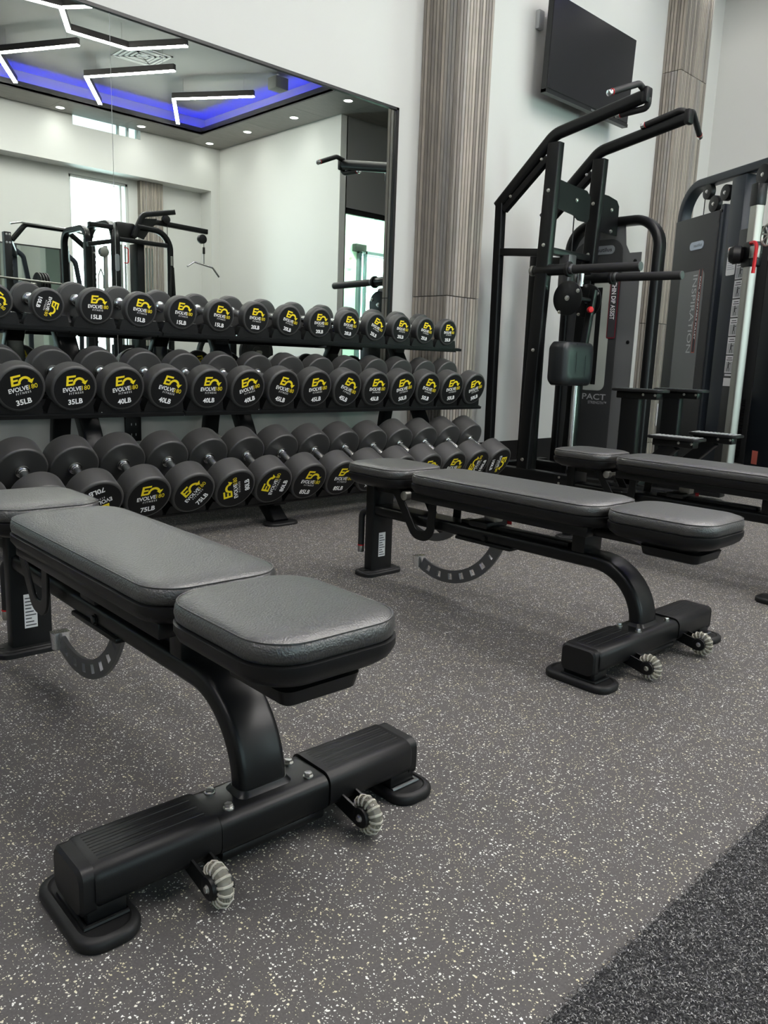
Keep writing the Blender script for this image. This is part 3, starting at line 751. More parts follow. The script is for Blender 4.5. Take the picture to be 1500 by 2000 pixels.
def dumbbell(weight, R_, th, gap, with_back):
    key = (weight, R_)
    if key in PROTO: return dup(PROTO[key])
    r = thing('dumbbell', '', 'dumbbell')
    L = gap/2+th
    for s_ in (-1, 1):
        h = MB().lathe(head_prof(R_, th), (0, s_*L, 0), (0, -s_, 0), 44).build('head', urethane, r, ang=60)
        MB().cyl((0, s_*(L+0.0002), 0), (0, s_*(L-0.001), 0), R_-min(0.011, R_*0.13)*1.1, 40).build('end_face', facem, h)
        o = (0, s_*(L+0.0002), 0); ax = (-s_, 0, 0); ay = (0, 0, 1)
        mb = MB(); logo_mesh(mb, o, ax, ay, R_)
        put_text(mb, '180', o, ax, ay, 0.32*R_, 0.66*R_, -0.095*R_, 0.10*R_, bold=0.0)
        mb.build('logo', yellow, h, flat=True)
        mb = MB()
        put_text(mb, 'EVOLVE', o, ax, ay, -0.50*R_, 0.30*R_, -0.095*R_, 0.10*R_, bold=0.022)
        put_text(mb, 'F I T N E S S', o, ax, ay, -0.24*R_, 0.36*R_, -0.235*R_, -0.145*R_, bold=0.008)
        mb.build('lettering', whitep, h, flat=True)
        mb = MB()
        wl = 0.62 if len(weight) > 2 else 0.52
        put_text(mb, weight+'LB', o, ax, ay, -wl/2*R_*1.2, wl/2*R_*1.2, -0.68*R_, -0.44*R_, bold=0.028)
        mb.build('weight_mark', whitep, h, flat=True)
    g = 0.0195
    hd = MB().lathe([(-gap/2,g*1.35),(-gap/2+0.007,g*1.4),(-gap/2+0.008,g*1.1),(-gap/2+0.014,g*1.1),(-gap/2+0.016,g*0.92),(0,g*1.02),(gap/2-0.016,g*0.92),(gap/2-0.014,g*1.1),(gap/2-0.008,g*1.1),(gap/2-0.007,g*1.4),(gap/2,g*1.35)], (0,0,0), (0,1,0), 28).build('handle', chrome, r)
    for y in (-gap/2+0.003, gap/2-0.003): MB().lathe([(-0.003,g*1.42),(0.003,g*1.42)], (0,y,0), (0,1,0), 28).build('collar', steel, hd)
    r.rotation_mode = 'YXZ'
    PROTO[key] = r
    return r
TIERS = {
 'top':    dict(x0=0.944, s=0.2130, y=3.511, z=1.011, tilt=8.5, gap=0.185, w=['','10','10']+['15']*4+['20']*4+['25']*4, rolls={1:40,2:105,3:0,4:5,5:4,6:6,7:3,8:12,9:0,10:5,11:20,12:4,13:8,14:-2}),
 'middle': dict(x0=0.950, s=0.2152, y=3.297, z=0.662, tilt=16.0, gap=0.166, w=['35']*3+['40']*4+['45']*4+['50']*4, rolls={0:0,1:-15,2:-8,3:-10,4:12,5:-2,6:-18,7:12,8:-8,9:18,10:-2,11:-12,12:10,13:-8,14:-18}),
 'bottom': dict(x0=0.9348, s=0.2158, y=3.062, z=0.216, tilt=27.0, gap=0.150, w=['65']+['70']*2+['75']*2+['80']*2+['85']*2+['90']*2+['95']*2+['100']*2, rolls={0:20,1:10,2:159,3:-7,4:-55,5:-110,6:-82,7:8,8:4,9:0,10:0,11:0,12:0,13:-84,14:80}),
}
SIZE = {'10':(0.071,0.042),'15':(0.080,0.046),'20':(0.082,0.052),'25':(0.083,0.058),'35':(0.098,0.071),'40':(0.099,0.076),'45':(0.1005,0.081),'50':(0.102,0.086),
        '65':(0.105,0.100),'70':(0.105,0.105),'75':(0.1055,0.108),'80':(0.106,0.112),'85':(0.106,0.116),'90':(0.1065,0.120),'95':(0.1065,0.124),'100':(0.107,0.128)}
ORD = ['first','second','third','fourth','fifth']
SADDLES = []
for tn, T in TIERS.items():
    cnt = {}
    tot = {}
    for k in range(15):
        if T['w'][k]: tot[T['w'][k]] = tot.get(T['w'][k], 0)+1
    tau = math.radians(T['tilt'])
    for k in range(15):
        wt = T['w'][k]
        if not wt: continue
        R_, th = SIZE[wt]
        o = dumbbell(wt, R_, th, T['gap'], True)
        half = T['gap']/2+th
        x = T['x0']+T['s']*k
        zc = T['z'] + (R_-SIZE['15' if tn == 'top' else ('45' if tn == 'middle' else '85')][0])
        o.location = (x, T['y']+half*math.cos(tau), zc+half*math.sin(tau))
        o.rotation_euler = (tau, math.radians(T['rolls'].get(k, 0)), 0)
        cnt[wt] = cnt.get(wt, 0)+1
        roll = T['rolls'].get(k, 0)
        if wt in ('65',): lab = 'black dumbbell at the left edge of the photo on the bottom tier, mostly cut off'
        elif tn == 'bottom' and k == 1: lab = 'black bottom tier dumbbell second from the left edge, front head behind a bench'
        elif tn == 'bottom' and k == 2: lab = 'black 70LB dumbbell on the bottom tier with its lettering upside down'
        elif tn == 'bottom' and 9 <= k <= 11: lab = 'black bottom tier dumbbell, %s of three with front heads hidden behind the middle bench' % ORD[k-9]
        elif tn == 'bottom' and k == 12: lab = 'black bottom tier dumbbell third from the right end, logo just above the bench'
        elif tn == 'bottom' and k == 13: lab = 'black 100LB dumbbell second from the bottom tier right end, lettering sideways'
        elif tn == 'bottom' and k == 14: lab = 'black 100LB dumbbell at the right end of the bottom tier, logo on its right'
        elif tn == 'top' and k == 1: lab = 'black dumbbell cut by the left edge of the photo on the top tier'
        elif tn == 'top' and k == 2: lab = 'black 10LB dumbbell on the top tier with lettering turned sideways'
        elif tn == 'middle' and k == 0: lab = 'black middle tier dumbbell cut by the left edge, only its rear head showing'
        else:
            n = tot[wt] - (1 if wt == '35' else 0); i = cnt[wt]-1 - (1 if wt == '35' else 0)
            nm = {2:'pair', 4:'four'}[n]
            which = ('left one' if i == 0 else 'right one') if n == 2 else ORD[i]+' from the left'
            lab = ('black %sLB dumbbell on the %s tier, %s of its four' % (wt, tn, which)) if n > 2 else ('black %sLB dumbbell on the %s tier, %s of the pair' % (wt, tn, which))
            if wt == '70' or (tn == 'top' and wt == '10'): lab = lab.split(',')[0]
        o['label'] = lab.strip(); o['group'] = 'dumbbells on the %s tier' % tn
        o.name = 'dumbbell'
        SADDLES.append((tn, k, x, R_, th, T, zc))

# ------------------------------------------------------------------ the two rack units
def tilt_pt(T, d, up):   # d along the dumbbell axis from its front face, up square to it
    tau = math.radians(T['tilt'])
    return (T['y']+d*math.cos(tau)-up*math.sin(tau), T['z']+d*math.sin(tau)+up*math.cos(tau))
def rack(label, ux0, ux1, legs, ks):
    r = thing('dumbbell_rack', label, 'dumbbell rack', ((ux0+ux1)/2, 3.5, 0), group='dumbbell rack units')
    for tn, T in TIERS.items():
        Rr = {'top':0.081,'middle':0.100,'bottom':0.106}[tn]
        th = {'top':0.050,'middle':0.079,'bottom':0.114}[tn]
        Lt = 2*th+T['gap']
        # tray: front channel, rear channel with upturned lips
        prof = []
        mb = MB()
        for d0, d1 in ((th*0.15, th*0.95), (Lt-th*0.95, Lt-th*0.15)):
            up = -Rr-0.014
            a = tilt_pt(T, d0, up); c = tilt_pt(T, d1, up)
            for (p, q, tk) in ((a, c, 0.005),):
                v = Vector((0, q[0]-p[0], q[1]-p[1])).normalized(); w_ = Vector((0, -v.z, v.y))
                mb.loops([[Vector((xx, p[0], p[1])), Vector((xx, q[0], q[1])), Vector((xx, q[0], q[1]))-w_*tk, Vector((xx, p[0], p[1]))-w_*tk] for xx in (ux0, ux1)])
        # solid tray web between both and a front lip
        a = tilt_pt(T, -0.004, -Rr-0.016); c = tilt_pt(T, Lt, -Rr-0.016)
        v = Vector((0, c[0]-a[0], c[1]-a[1])).normalized(); w_ = Vector((0, -v.z, v.y))
        A = Vector((0, a[0], a[1])); Cc = Vector((0, c[0], c[1])); X0 = Vector((ux0,0,0)); X1 = Vector((ux1,0,0))
        if tn == 'bottom': A = A + v*0.03
        mb.loops([[X+A, X+A+v*0.05, X+A+v*0.05-w_*0.028, X+A+v*0.045-w_*0.028, X+A+v*0.045-w_*0.004, X+A+v*0.004-w_*0.004, X+A+v*0.004-w_*0.015, X+A-w_*0.015] for X in (X0, X1)])
        mb.loops([[X+Cc, X+Cc-v*0.05, X+Cc-v*0.05-w_*0.028, X+Cc-v*0.045-w_*0.028, X+Cc-v*0.045-w_*0.004, X+Cc-v*0.004-w_*0.004, X+Cc-v*0.004-w_*0.022, X+Cc-w_*0.022] for X in (X0, X1)])
        M1 = A+v*(Lt*0.5-0.045); M2 = A+v*(Lt*0.5+0.045)
        mb.loops([[X+M1, X+M2, X+M2-w_*0.004, X+M1-w_*0.004] for X in (X0, X1)])
        sh = local_build(mb, 'shelf', powder, r, smooth=False)
        mb = MB()
        for lx in legs:
            mb.cyl((lx, A.y+v.y*0.025, A.z+v.z*0.025-0.004), (lx, A.y+v.y*0.025, A.z+v.z*0.025+0.006), 0.008, 10)
        local_build(mb, 'shelf_bolts', bolt_m, sh)
        # saddles that cradle each head
        for (t2, k, x, Rk, thk, _, zc) in SADDLES:
            if t2 != tn or not (ux0 < x < ux1): continue
            for d in (th*0.18, Lt-th*0.82):
                sec = []
                hw = T['s']/2-0.009
                lo = -Rr-0.015; n = 10
                pts = [(-hw, lo)]
                tp = -Rr*0.60 if tn != 'bottom' else -Rr*0.72
                rc = Rk+0.0015; uc = (zc-T['z'])*math.cos(math.radians(T['tilt']))
                pts.append((-hw, lo+0.012)); pts.append((-hw+0.012, tp))
                for i in range(n+1):
                    t = -PI/2 + (i/n-0.5)*2*math.acos(min(0.98, (uc-tp)/rc))
                    pts.append((rc*math.cos(t), uc+rc*math.sin(t)))
                pts += [(hw-0.012, tp), (hw, lo+0.012), (hw, lo)]
                L = []
                for dd in (d, d+th*0.64):
                    L.append([Vector((x+a2, *tilt_pt(T, dd, b2))) for a2, b2 in pts])
                local_build(MB().loops(L), 'saddle', plastic, r, ang=30)
    for lx in legs:
        up_ = r
        # inclined main post ending in the curved front foot
        P = fillet([(lx, 3.80, 1.02), (lx, 3.46, 0.45), (lx, 3.34, 0.16), (lx, 3.16, 0.004)], [0.9, 0.25], 8)
        po = local_build(MB().sweep(P, rrect(0.092, 0.058, 0.012, 3), side=(1,0,0)), 'front_post', powder, r)
        local_build(MB().loops([[(lx+a2, 3.15+b2, z) for a2, b2 in rrect(0.19-2*o, 0.10-2*o, 0.049, 7)] for o, z in ((0,0.0),(0,0.009),(0.004,0.013))]), 'foot_plate', rubber, po)
        P = fillet([(lx, 3.70, 0.90), (lx, 3.80, 0.45), (lx, 3.86, 0.004)], [0.6], 8)
        rp = local_build(MB().sweep(P, rrect(0.086, 0.050, 0.010, 3), side=(1,0,0)), 'rear_post', powder, r)
        local_build(MB().loops([[(lx+a2, 3.86+b2, z) for a2, b2 in rrect(0.15-2*o, 0.09-2*o, 0.044, 7)] for o, z in ((0,0.0),(0,0.009),(0.004,0.013))]), 'foot_plate', rubber, rp)
        local_build(MB().sweep([(lx, 3.80, 0.38), (lx, 3.30, 0.15)], rrect(0.080, 0.052, 0.008, 3), side=(1,0,0)), 'lower_arm', powder, r)
        for tn, T in TIERS.items():
            th = {'top':0.050,'middle':0.079,'bottom':0.114}[tn]; Lt = 2*th+T['gap']
            Rr = {'top':0.081,'middle':0.100,'bottom':0.106}[tn]
            a = tilt_pt(T, 0.03, -Rr-0.032); c = tilt_pt(T, Lt-0.02, -Rr-0.032)
            local_build(MB().sweep([(lx, a[0], a[1]), (lx, c[0], c[1])], rrect(0.070, 0.022, 0.004, 2), side=(1,0,0)), 'shelf_arm', powder, r)
    return r
rack('black three tier dumbbell rack unit on the right, under the 15LB to 100LB dumbbells', 1.9125, 4.075, (2.336, 3.660), range(5, 15))
rack('black three tier dumbbell rack unit on the left, running out of the photo', -0.24, 1.906, (0.19, 1.515), range(0, 5))

# ------------------------------------------------------------------ assisted chin and dip machine
cm = thing('assisted_dip_machine', 'black assisted chin and dip machine with chrome-tipped pull-up grips, knee pad and four steps', 'exercise machine', (4.9, 3.1, 0))
def cb(mb, name, m, parent=None, **kw): return local_build(mb, name, m, parent or cm, **kw)
XLs, XRs = 4.62, 5.166
for X, sg in ((XLs, -1), (XRs, 1)):
    f = MB()
    arm = fillet([(X,3.725,1.915),(X,3.285,2.315),(X,2.655,2.428)], 0.16, 8)
    a = cb(MB().sweep(arm, rrect(0.058, 0.078, 0.026, 4), side=(1,0,0)), 'pull_up_arm', powder)
    cb(MB().box(X-0.035, X+0.035, 2.625, 2.665, 2.385, 2.475, 0.012), 'arm_end_cap', plastic, a)
    # the outward grip and the backward grip
    P = fillet([(X, 2.665, 2.462), (X+sg*0.075, 2.660, 2.478), (X+sg*0.285, 2.705, 2.392)], 0.05, 6)
    g = cb(MB().tube(P, 0.0185, 16, side=(0,1,0)), 'grip', grip_m)
    d = (Vector(P[-1])-Vector(P[-2])).normalized(); e = Vector(P[-1])
    cb(MB().cyl(e, e+d*0.004, 0.0195, 16), 'grip_ring', red_m, g); cb(MB().cyl(e+d*0.004, e+d*0.034, 0.0175, 18, bev=0.003), 'grip_tip', chrome, g)
    P = fillet([(X-sg*0.005, 2.640, 2.41), (X-sg*0.02, 2.625, 2.365), (X-sg*0.02, 2.82, 2.358)], 0.04, 6) if sg < 0 else fillet([(X, 2.655, 2.46), (X-0.02, 2.70, 2.475), (X-0.03, 2.93, 2.425)], 0.05, 6)
    g = cb(MB().tube(P, 0.0185, 16, side=(1,0,0)), 'grip', grip_m)
    d = (Vector(P[-1])-Vector(P[-2])).normalized(); e = Vector(P[-1])
    cb(MB().cyl(e, e+d*0.004, 0.0195, 16), 'grip_ring', red_m, g); cb(MB().cyl(e+d*0.004, e+d*0.034, 0.0175, 18, bev=0.003), 'grip_tip', chrome, g)
    # posts
    cb(MB().sweep([(X,3.350,0.10),(X,3.270,2.262)], rrect(0.062, 0.095, 0.008, 3), side=(1,0,0)), 'front_post', powder)
    cb(MB().sweep([(X,3.675,0.06),(X,3.700,1.935)], rrect(0.055, 0.062, 0.008, 3), side=(1,0,0)), 'rear_post', powder)
    cb(MB().sweep([(X,3.665,1.885),(X,3.322,2.175)], rrect(0.045, 0.045, 0.006, 3), side=(1,0,0)), 'brace', powder)
    cb(MB().sweep([(X,3.68,1.605),(X,3.31,1.575)], rrect(0.045, 0.050, 0.006, 3), side=(1,0,0)), 'side_rail', powder)
    cb(MB().box(X-0.04, X+0.04, 2.15, 3.78, 0.02, 0.105, 0.008), 'base_tube', powder)
    mb = MB()
    for y in (3.02, 2.90, 2.865):
        for z in (0.045, 0.085): mb.hexn((X-0.042, y, z), (-1,0,0), 0.009, 0.008)
    bp_ = cb(MB().box(X-0.046, X-0.040, 2.84, 3.06, 0.025, 0.103, 0.002), 'splice_plate', powder)
    cb(mb, 'bolts', bolt_m, bp_)
    for y, z in ((3.345,0.17),(3.318,0.93),(3.292,1.62),(3.283,1.965)): cb(MB().hexn((X-0.031, y, z), (-1,0,0), 0.010, 0.010), 'bolt', bolt_m)
    for y, z in ((3.60,1.965),(3.36,2.17)): cb(MB().hexn((X-0.023, y, z), (-1,0,0), 0.008, 0.010), 'bolt', bolt_m)
    # dip bar with collars
    db = cb(MB().cyl((X,3.37,1.460), (X,2.585,1.446), 0.0285, 20, bev=0.004), 'dip_bar', grip_m)
    cb(MB().cyl((X,3.35,1.460), (X,3.10,1.456), 0.037, 22, bev=0.004), 'bar_sleeve', powder, db)
    cb(MB().cyl((X,3.110,1.456), (X,3.085,1.456), 0.050, 24, bev=0.006), 'collar', plastic, db)
    cb(MB().cyl((X,3.085,1.456), (X,3.060,1.4555), 0.034, 22, bev=0.003), 'collar_ring', arc_m, db); cb(MB().cyl((X,2.588,1.446), (X,2.580,1.446), 0.0275, 20), 'front_cap', arc_m, db)
    cb(MB().cyl((X,3.40,1.461), (X,3.375,1.460), 0.034, 22, bev=0.003), 'bar_end', steel, db)
    # steps: high one on a post, low one on a slanting arm
    for (ya, yb, z, hi) in ((2.335, 2.680, 0.706, True), (2.075, 2.405, 0.433, False)):
        cy = (ya+yb)/2
        st = cb(MB().loops([[(X+a2, cy+b2, zz) for a2, b2 in rrect(0.165-2*o, yb-ya-2*o, 0.045, 5)] for o, zz in ((0.003,z-0.018),(0,z-0.015),(0,z-0.004),(0.004,z))]), 'step_plate', plastic)
        mb = MB()
        for i in range(11):
            yy = ya+0.03+i*(yb-ya-0.06)/10
            mb.box(X-0.062, X-0.004, yy-0.008, yy+0.003, z, z+0.0025).box(X+0.004, X+0.062, yy-0.003, yy+0.008, z, z+0.0025)
        cb(mb, 'tread_ridges', greyp if not hi else arc_m, st)
        cb(MB().box(X-0.038, X+0.038, ya+0.04, yb-0.03, z-0.062, z-0.018, 0.006), 'step_bracket', powder, st)
        for yy in (ya+0.05, ya+0.13): cb(MB().hexn((X-0.038, yy, z-0.034), (-1,0,0), 0.007, 0.006), 'bolt', bolt_m, st)
        if hi: cb(MB().sweep([(X,cy+0.05,z-0.05),(X,cy+0.05,0.08)], rrect(0.060, 0.125, 0.008, 3), side=(1,0,0)), 'step_post', powder)
        else: cb(MB().sweep([(X,cy+0.01,z-0.05),(X,cy+0.33,0.075)], rrect(0.060, 0.080, 0.008, 3), side=(1,0,0)), 'step_arm', powder)
# cross members
cb(MB().box(4.58, 5.42, 3.70, 3.78, 0.02, 0.095, 0.008), 'rear_base_tube', powder)
cb(MB().box(4.58, 5.62, 2.60, 2.67, 0.02, 0.095, 0.008), 'front_base_tube', powder)
cb(MB().box(4.65, 5.14, 3.270, 3.325, 1.570, 1.615, 0.006), 'cross_rail', powder)
poly = [(4.640,1.865),(4.86,1.845),(4.92,1.820),(5.03,1.820),(5.05,1.850),(5.05,1.99),(5.00,2.025),(4.86,2.030),(4.64,2.045)]
cp = cb(MB().prism(poly, (0,3.262,0), (1,0,0), (0,0,1), 0.010), 'upper_plate', powder)
mb = MB()
for x, z in ((4.88,1.945),): mb.hexn((x,3.252,z), (0,-1,0), 0.011, 0.010)
cb(mb, 'plate_bolts', bolt_m, cp)
poly = [(5.135,1.78),(5.42,1.78),(5.42,1.985),(5.385,2.02),(5.27,2.035),(5.135,2.035)]
cp = cb(MB().prism(poly, (0,3.255,0), (1,0,0), (0,0,1), 0.010), 'pulley_plate', powder)
mb = MB()
for x, z in ((5.32,1.945),(5.17,1.975),(5.33,1.80)): mb.hexn((x,3.245,z), (0,-1,0), 0.011, 0.010)
cb(mb, 'plate_bolts', bolt_m, cp)
cb(MB().cyl((4.90,3.285,1.93), (4.90,3.325,1.93), 0.060, 28, bev=0.006), 'pulley', plastic)
cb(MB().cyl((4.95,3.31,1.92), (4.95,3.31,1.30), 0.0045, 8), 'cable', plastic)
cb(MB().box(4.78, 4.84, 3.40, 3.47, 0.06, 1.82, 0.006), 'guide_post', powder)
cb(MB().box(4.86, 4.97, 3.50, 3.60, 0.06, 1.62, 0.01), 'inner_upright', powder)
# lever with cam plates, knee pad
for x in (4.650, 4.885):
    c_ = cb(MB().cyl((x,3.115,1.275), (x+0.010,3.115,1.275), 0.112, 40, bev=0.002), 'cam_plate', powder)
    mb = MB().hexn((x,3.115,1.275), (-1,0,0), 0.014, 0.012).hexn((x,3.035,1.32), (-1,0,0), 0.011, 0.010).hexn((x,3.17,1.185), (-1,0,0), 0.009, 0.010)
    cb(mb, 'cam_bolts', bolt_m, c_)
kn = cb(MB().lathe([(0,0.010),(0.006,0.020),(0.022,0.022),(0.034,0.016),(0.036,0.001)], (4.78,3.02,1.205), (-0.6,-0.8,0), 20), 'release_knob', red_m)
cb(MB().cyl((4.66,3.05,1.27), (4.89,3.05,1.27), 0.016, 14), 'cam_shaft', powder)
cb(MB().sweep([(4.84,3.035,1.34),(4.80,3.070,0.80)], rrect(0.040, 0.045, 0.006, 3), side=(1,0,0)), 'pad_arm', powder)
cb(MB().box(4.795, 4.885, 3.22, 3.30, 1.36, 1.58, 0.006), 'lever_mount', arc_m)
cb(MB().cyl((4.865,3.16,1.50), (4.865,3.16,1.37), 0.022, 18), 'lever_tube', chrome)
kp = MB()
L = []
for y, ins in ((3.145,0.012),(3.135,0.0),(3.045,0.0),(3.022,0.006),(3.010,0.022),(3.012,0.060)):
    L.append([(4.715+a2, y-0.010*math.cos(a2/0.18*PI)*(1 if ins > 0 else 0), 0.845+b2) for a2, b2 in rrect(0.365-2*ins, 0.290-2*ins, 0.045, 7)])
k = cb(kp.loops(L), 'knee_pad', vinyl, ang=60)
for x in (4.66, 4.77): cb(MB().sweep([(x,3.016,0.71),(x,3.010,0.85),(x,3.016,0.98)], circ(0.0016, 6), side=(1,0,0)), 'pad_seam', vinyl, k)
cb(MB().cyl((4.79,3.09,0.72), (4.79,3.09,0.08), 0.020, 18), 'guide_rod', chrome)
cb(MB().box(4.815, 4.875, 3.09, 3.17, 0.06, 0.78, 0.006), 'pad_post', powder)
# weight tower, its broad side towards the racks
XT = 5.42
P = fillet([(XT+0.05,3.66,0.03),(XT+0.05,3.66,1.885),(XT+0.05,2.925,1.885),(XT+0.05,2.925,0.03)], [0.19,0.20], 12)
cb(MB().sweep(P, rrect(0.105, 0.066, 0.026, 4), side=(1,0,0)), 'tower_frame', powder)
cb(MB().box(XT+0.02, XT+0.12, 2.90, 2.96, 0.0, 0.06, 0.006).box(XT+0.02, XT+0.12, 3.63, 3.69, 0.0, 0.06, 0.006), 'tower_feet', powder)
# bracket sheet and shroud
poly = [(3.235,0.06),(3.055,0.06),(3.055,1.66),(3.15,1.66),(3.185,1.72),(3.20,1.845),(3.20,1.855),(3.50,1.855),(3.58,1.77),(3.62,1.69),(3.62,0.06)]
cb(MB().prism([(-a, b2) for a, b2 in poly], (XT+0.045,0,0), (0,-1,0), (0,0,1), 0.006), 'side_sheet', bracket_m)
po = [(3.635,0.06),(3.635,1.60)]
for i in range(8): t = PI*(1-i/14); po.append((3.635-0.16*(1+math.cos(t)) , 1.60+0.165*math.sin(t)))
for i in range(8): t = PI/2*(1-i/7); po.append((3.30-0.10*math.cos(t), 1.665+0.10*math.sin(t)))
po += [(3.195,1.55),(3.195,0.06)]
sh = cb(MB().prism([(-a, b2) for a, b2 in po], (XT+0.032,0,0), (0,-1,0), (0,0,1), 0.010), 'shroud', shroud_m)
# things on the shroud: u runs along -y (to the right seen from the racks)
OX = XT+0.0216
AXU, AYU = (0,-1,0), (0,0,1)
def sh_box(mb, y0, y1, z0, z1, lift=0.002): mb.box(OX-lift, OX, min(y0,y1), max(y0,y1), z0, z1); return mb
cbp = cb(MB().loops([[(OX-t, 3.365+a2, 1.055+b2) for a2, b2 in rrect(0.215, 0.80, 0.05, 5)] for t in (0, 0.003)]), 'window_panel', windowm, sh)
cb(MB().box(OX-0.005, OX-0.003, 3.335, 3.375, 0.70, 1.42), 'window_rail', powder, sh)
lb = cb(MB().loops([[(OX-0.003-t, 3.235+a2, 1.26+b2) for a2, b2 in rrect(0.075, 0.43, 0.012, 3)] for t in (0, 0.002)]), 'name_strip', mat('strip red', (0.14,0.012,0.02), 0.4), sh)
cb(MB().box(OX-0.0055, OX-0.005, 3.205, 3.265, 1.055, 1.465), 'strip_field', ink, lb)
mb = MB(); put_text(mb, 'CHIN DIP ASSIST', (OX-0.0056,0,0), (0,0,-1), (0,-1,0), -1.455, -1.185, -3.255, -3.218, bold=0.01)
cb(mb, 'strip_text', whitep, lb, flat=True)
mb = MB(); put_text(mb, 'IMPACT', (OX,0,0), AXU, AYU, -3.525, -3.235, 0.585, 0.630, bold=0.012); put_text(mb, 'STRENGTH™', (OX,0,0), AXU, AYU, -3.385, -3.225, 0.553, 0.575, bold=0.006)
cb(mb, 'shroud_lettering', greyp, sh, flat=True)
bd = cb(MB().loops([[(OX-t, 3.365+a2, 1.690+b2) for a2, b2 in rrect(0.205, 0.062, 0.030, 6)] for t in (0, 0.004)]), 'badge', badge_m, sh)
mb = MB(); put_text(mb, 'nautilus', (OX-0.004,0,0), AXU, AYU, -3.435, -3.285, 1.677, 1.706, bold=0.02); cb(mb, 'badge_text', ink, bd, flat=True)
for y, z in ((3.10,1.60),(3.10,1.02),(3.10,0.36),(3.34,1.82)): cb(MB().hexn((XT+0.039, y, z), (-1,0,0), 0.011, 0.008), 'sheet_bolt', powder)
cb(MB().box(XT+0.05, XT+0.16, 3.15, 3.55, 0.10, 0.95), 'weight_stack', plastic)

# ------------------------------------------------------------------ dual adjustable pulley machine (local x along its side, rear positive)
ang = math.atan2(0.83844, 0.54499)
dp = thing('cable_pulley_machine', 'tall dark grey cable pulley machine with a silver column at the right edge', 'exercise machine', (6.30, 2.57, 0), ang)
# local axes: x = rearwards along the machine side, y = left normal = towards the racks; the side seen faces +y
def tower(oy, full=True):
    P = fillet([(1.080,oy,0.0),(1.080,oy,2.375),(-0.75,oy,2.325)], 0.25, 12)
    fr = MB().sweep(P, rrect(0.10, 0.065, 0.012, 3), side=(0,1,0)).build('tower_frame', navy, dp)
    s = MB().prism([(0.50,0.06),(1.125,0.06),(1.125,2.105),(0.50,2.105)], (0,oy+0.032,0), (1,0,0), (0,0,1), 0.0).build if False else None
    sh = MB().box(0.475, 1.112, oy-0.03, oy+0.055, 0.06, 2.10, 0.006).build('shroud', shroud_m, dp)
    MB().box(0.430, 0.475, oy-0.03, oy+0.045, 0.06, 2.14, 0.004).build('shroud_flange', navy, dp)
    return fr, sh
fr, sh = tower(0.0)
YP = 0.0555
MB().loops([[(0.765+a2, YP+t, 1.13+b2) for a2, b2 in rrect(0.365, 1.05, 0.06, 6)] for t in (0, 0.003)]).build('window_panel', windowd, sh)
lb = MB().box(0.615, 0.660, YP, YP+0.0045, 0.98, 1.66, 0.0).build('name_strip', ink, sh)
mb = MB().box(0.615, 0.618, YP+0.0045, YP+0.005, 0.98, 1.66).box(0.657, 0.660, YP+0.0045, YP+0.005, 0.98, 1.66).box(0.615, 0.660, YP+0.0045, YP+0.005, 0.98, 0.985); mb.build('strip_border', pinkred, lb)
mb = MB(); put_text(mb, 'DUAL ADJUSTABLE PULLEY', (0,YP+0.0048,0), (0,0,-1), (-1,0,0), -1.60, -1.09, -0.650, -0.624, bold=0.012); mb.build('strip_text', whitep, lb, flat=True)
mb = MB(); put_text(mb, 'INSPIRATION', (0,YP+0.0032,0), (0,0,-1), (-1,0,0), -1.62, -0.98, -0.745, -0.682, bold=0.0); mb.build('panel_lettering', greyp, sh, flat=True)
bd = MB().loops([[(0.745+a2, YP+t, 1.860+b2) for a2, b2 in rrect(0.20, 0.066, 0.030, 6)] for t in (0, 0.005)]).build('badge', mat('badge bright', (0.45,0.52,0.60), 0.25, 0.4), sh)
mb = MB(); put_text(mb, 'nautilus', (0,YP+0.005,0), (-1,0,0), (0,0,1), -0.785, -0.665, 1.848, 1.874, bold=0.01); mb.build('badge_text', ink, bd, flat=True)
MB().cyl((0.452,0.045,2.09), (0.452,0.052,2.09), 0.012, 14).build('flange_bolt', powder, dp)
MB().box(1.113, 1.120, -0.01, 0.03, 1.45, 1.70).box(1.113, 1.120, -0.01, 0.03, 0.72, 0.98).build('rear_slots', ink, sh)
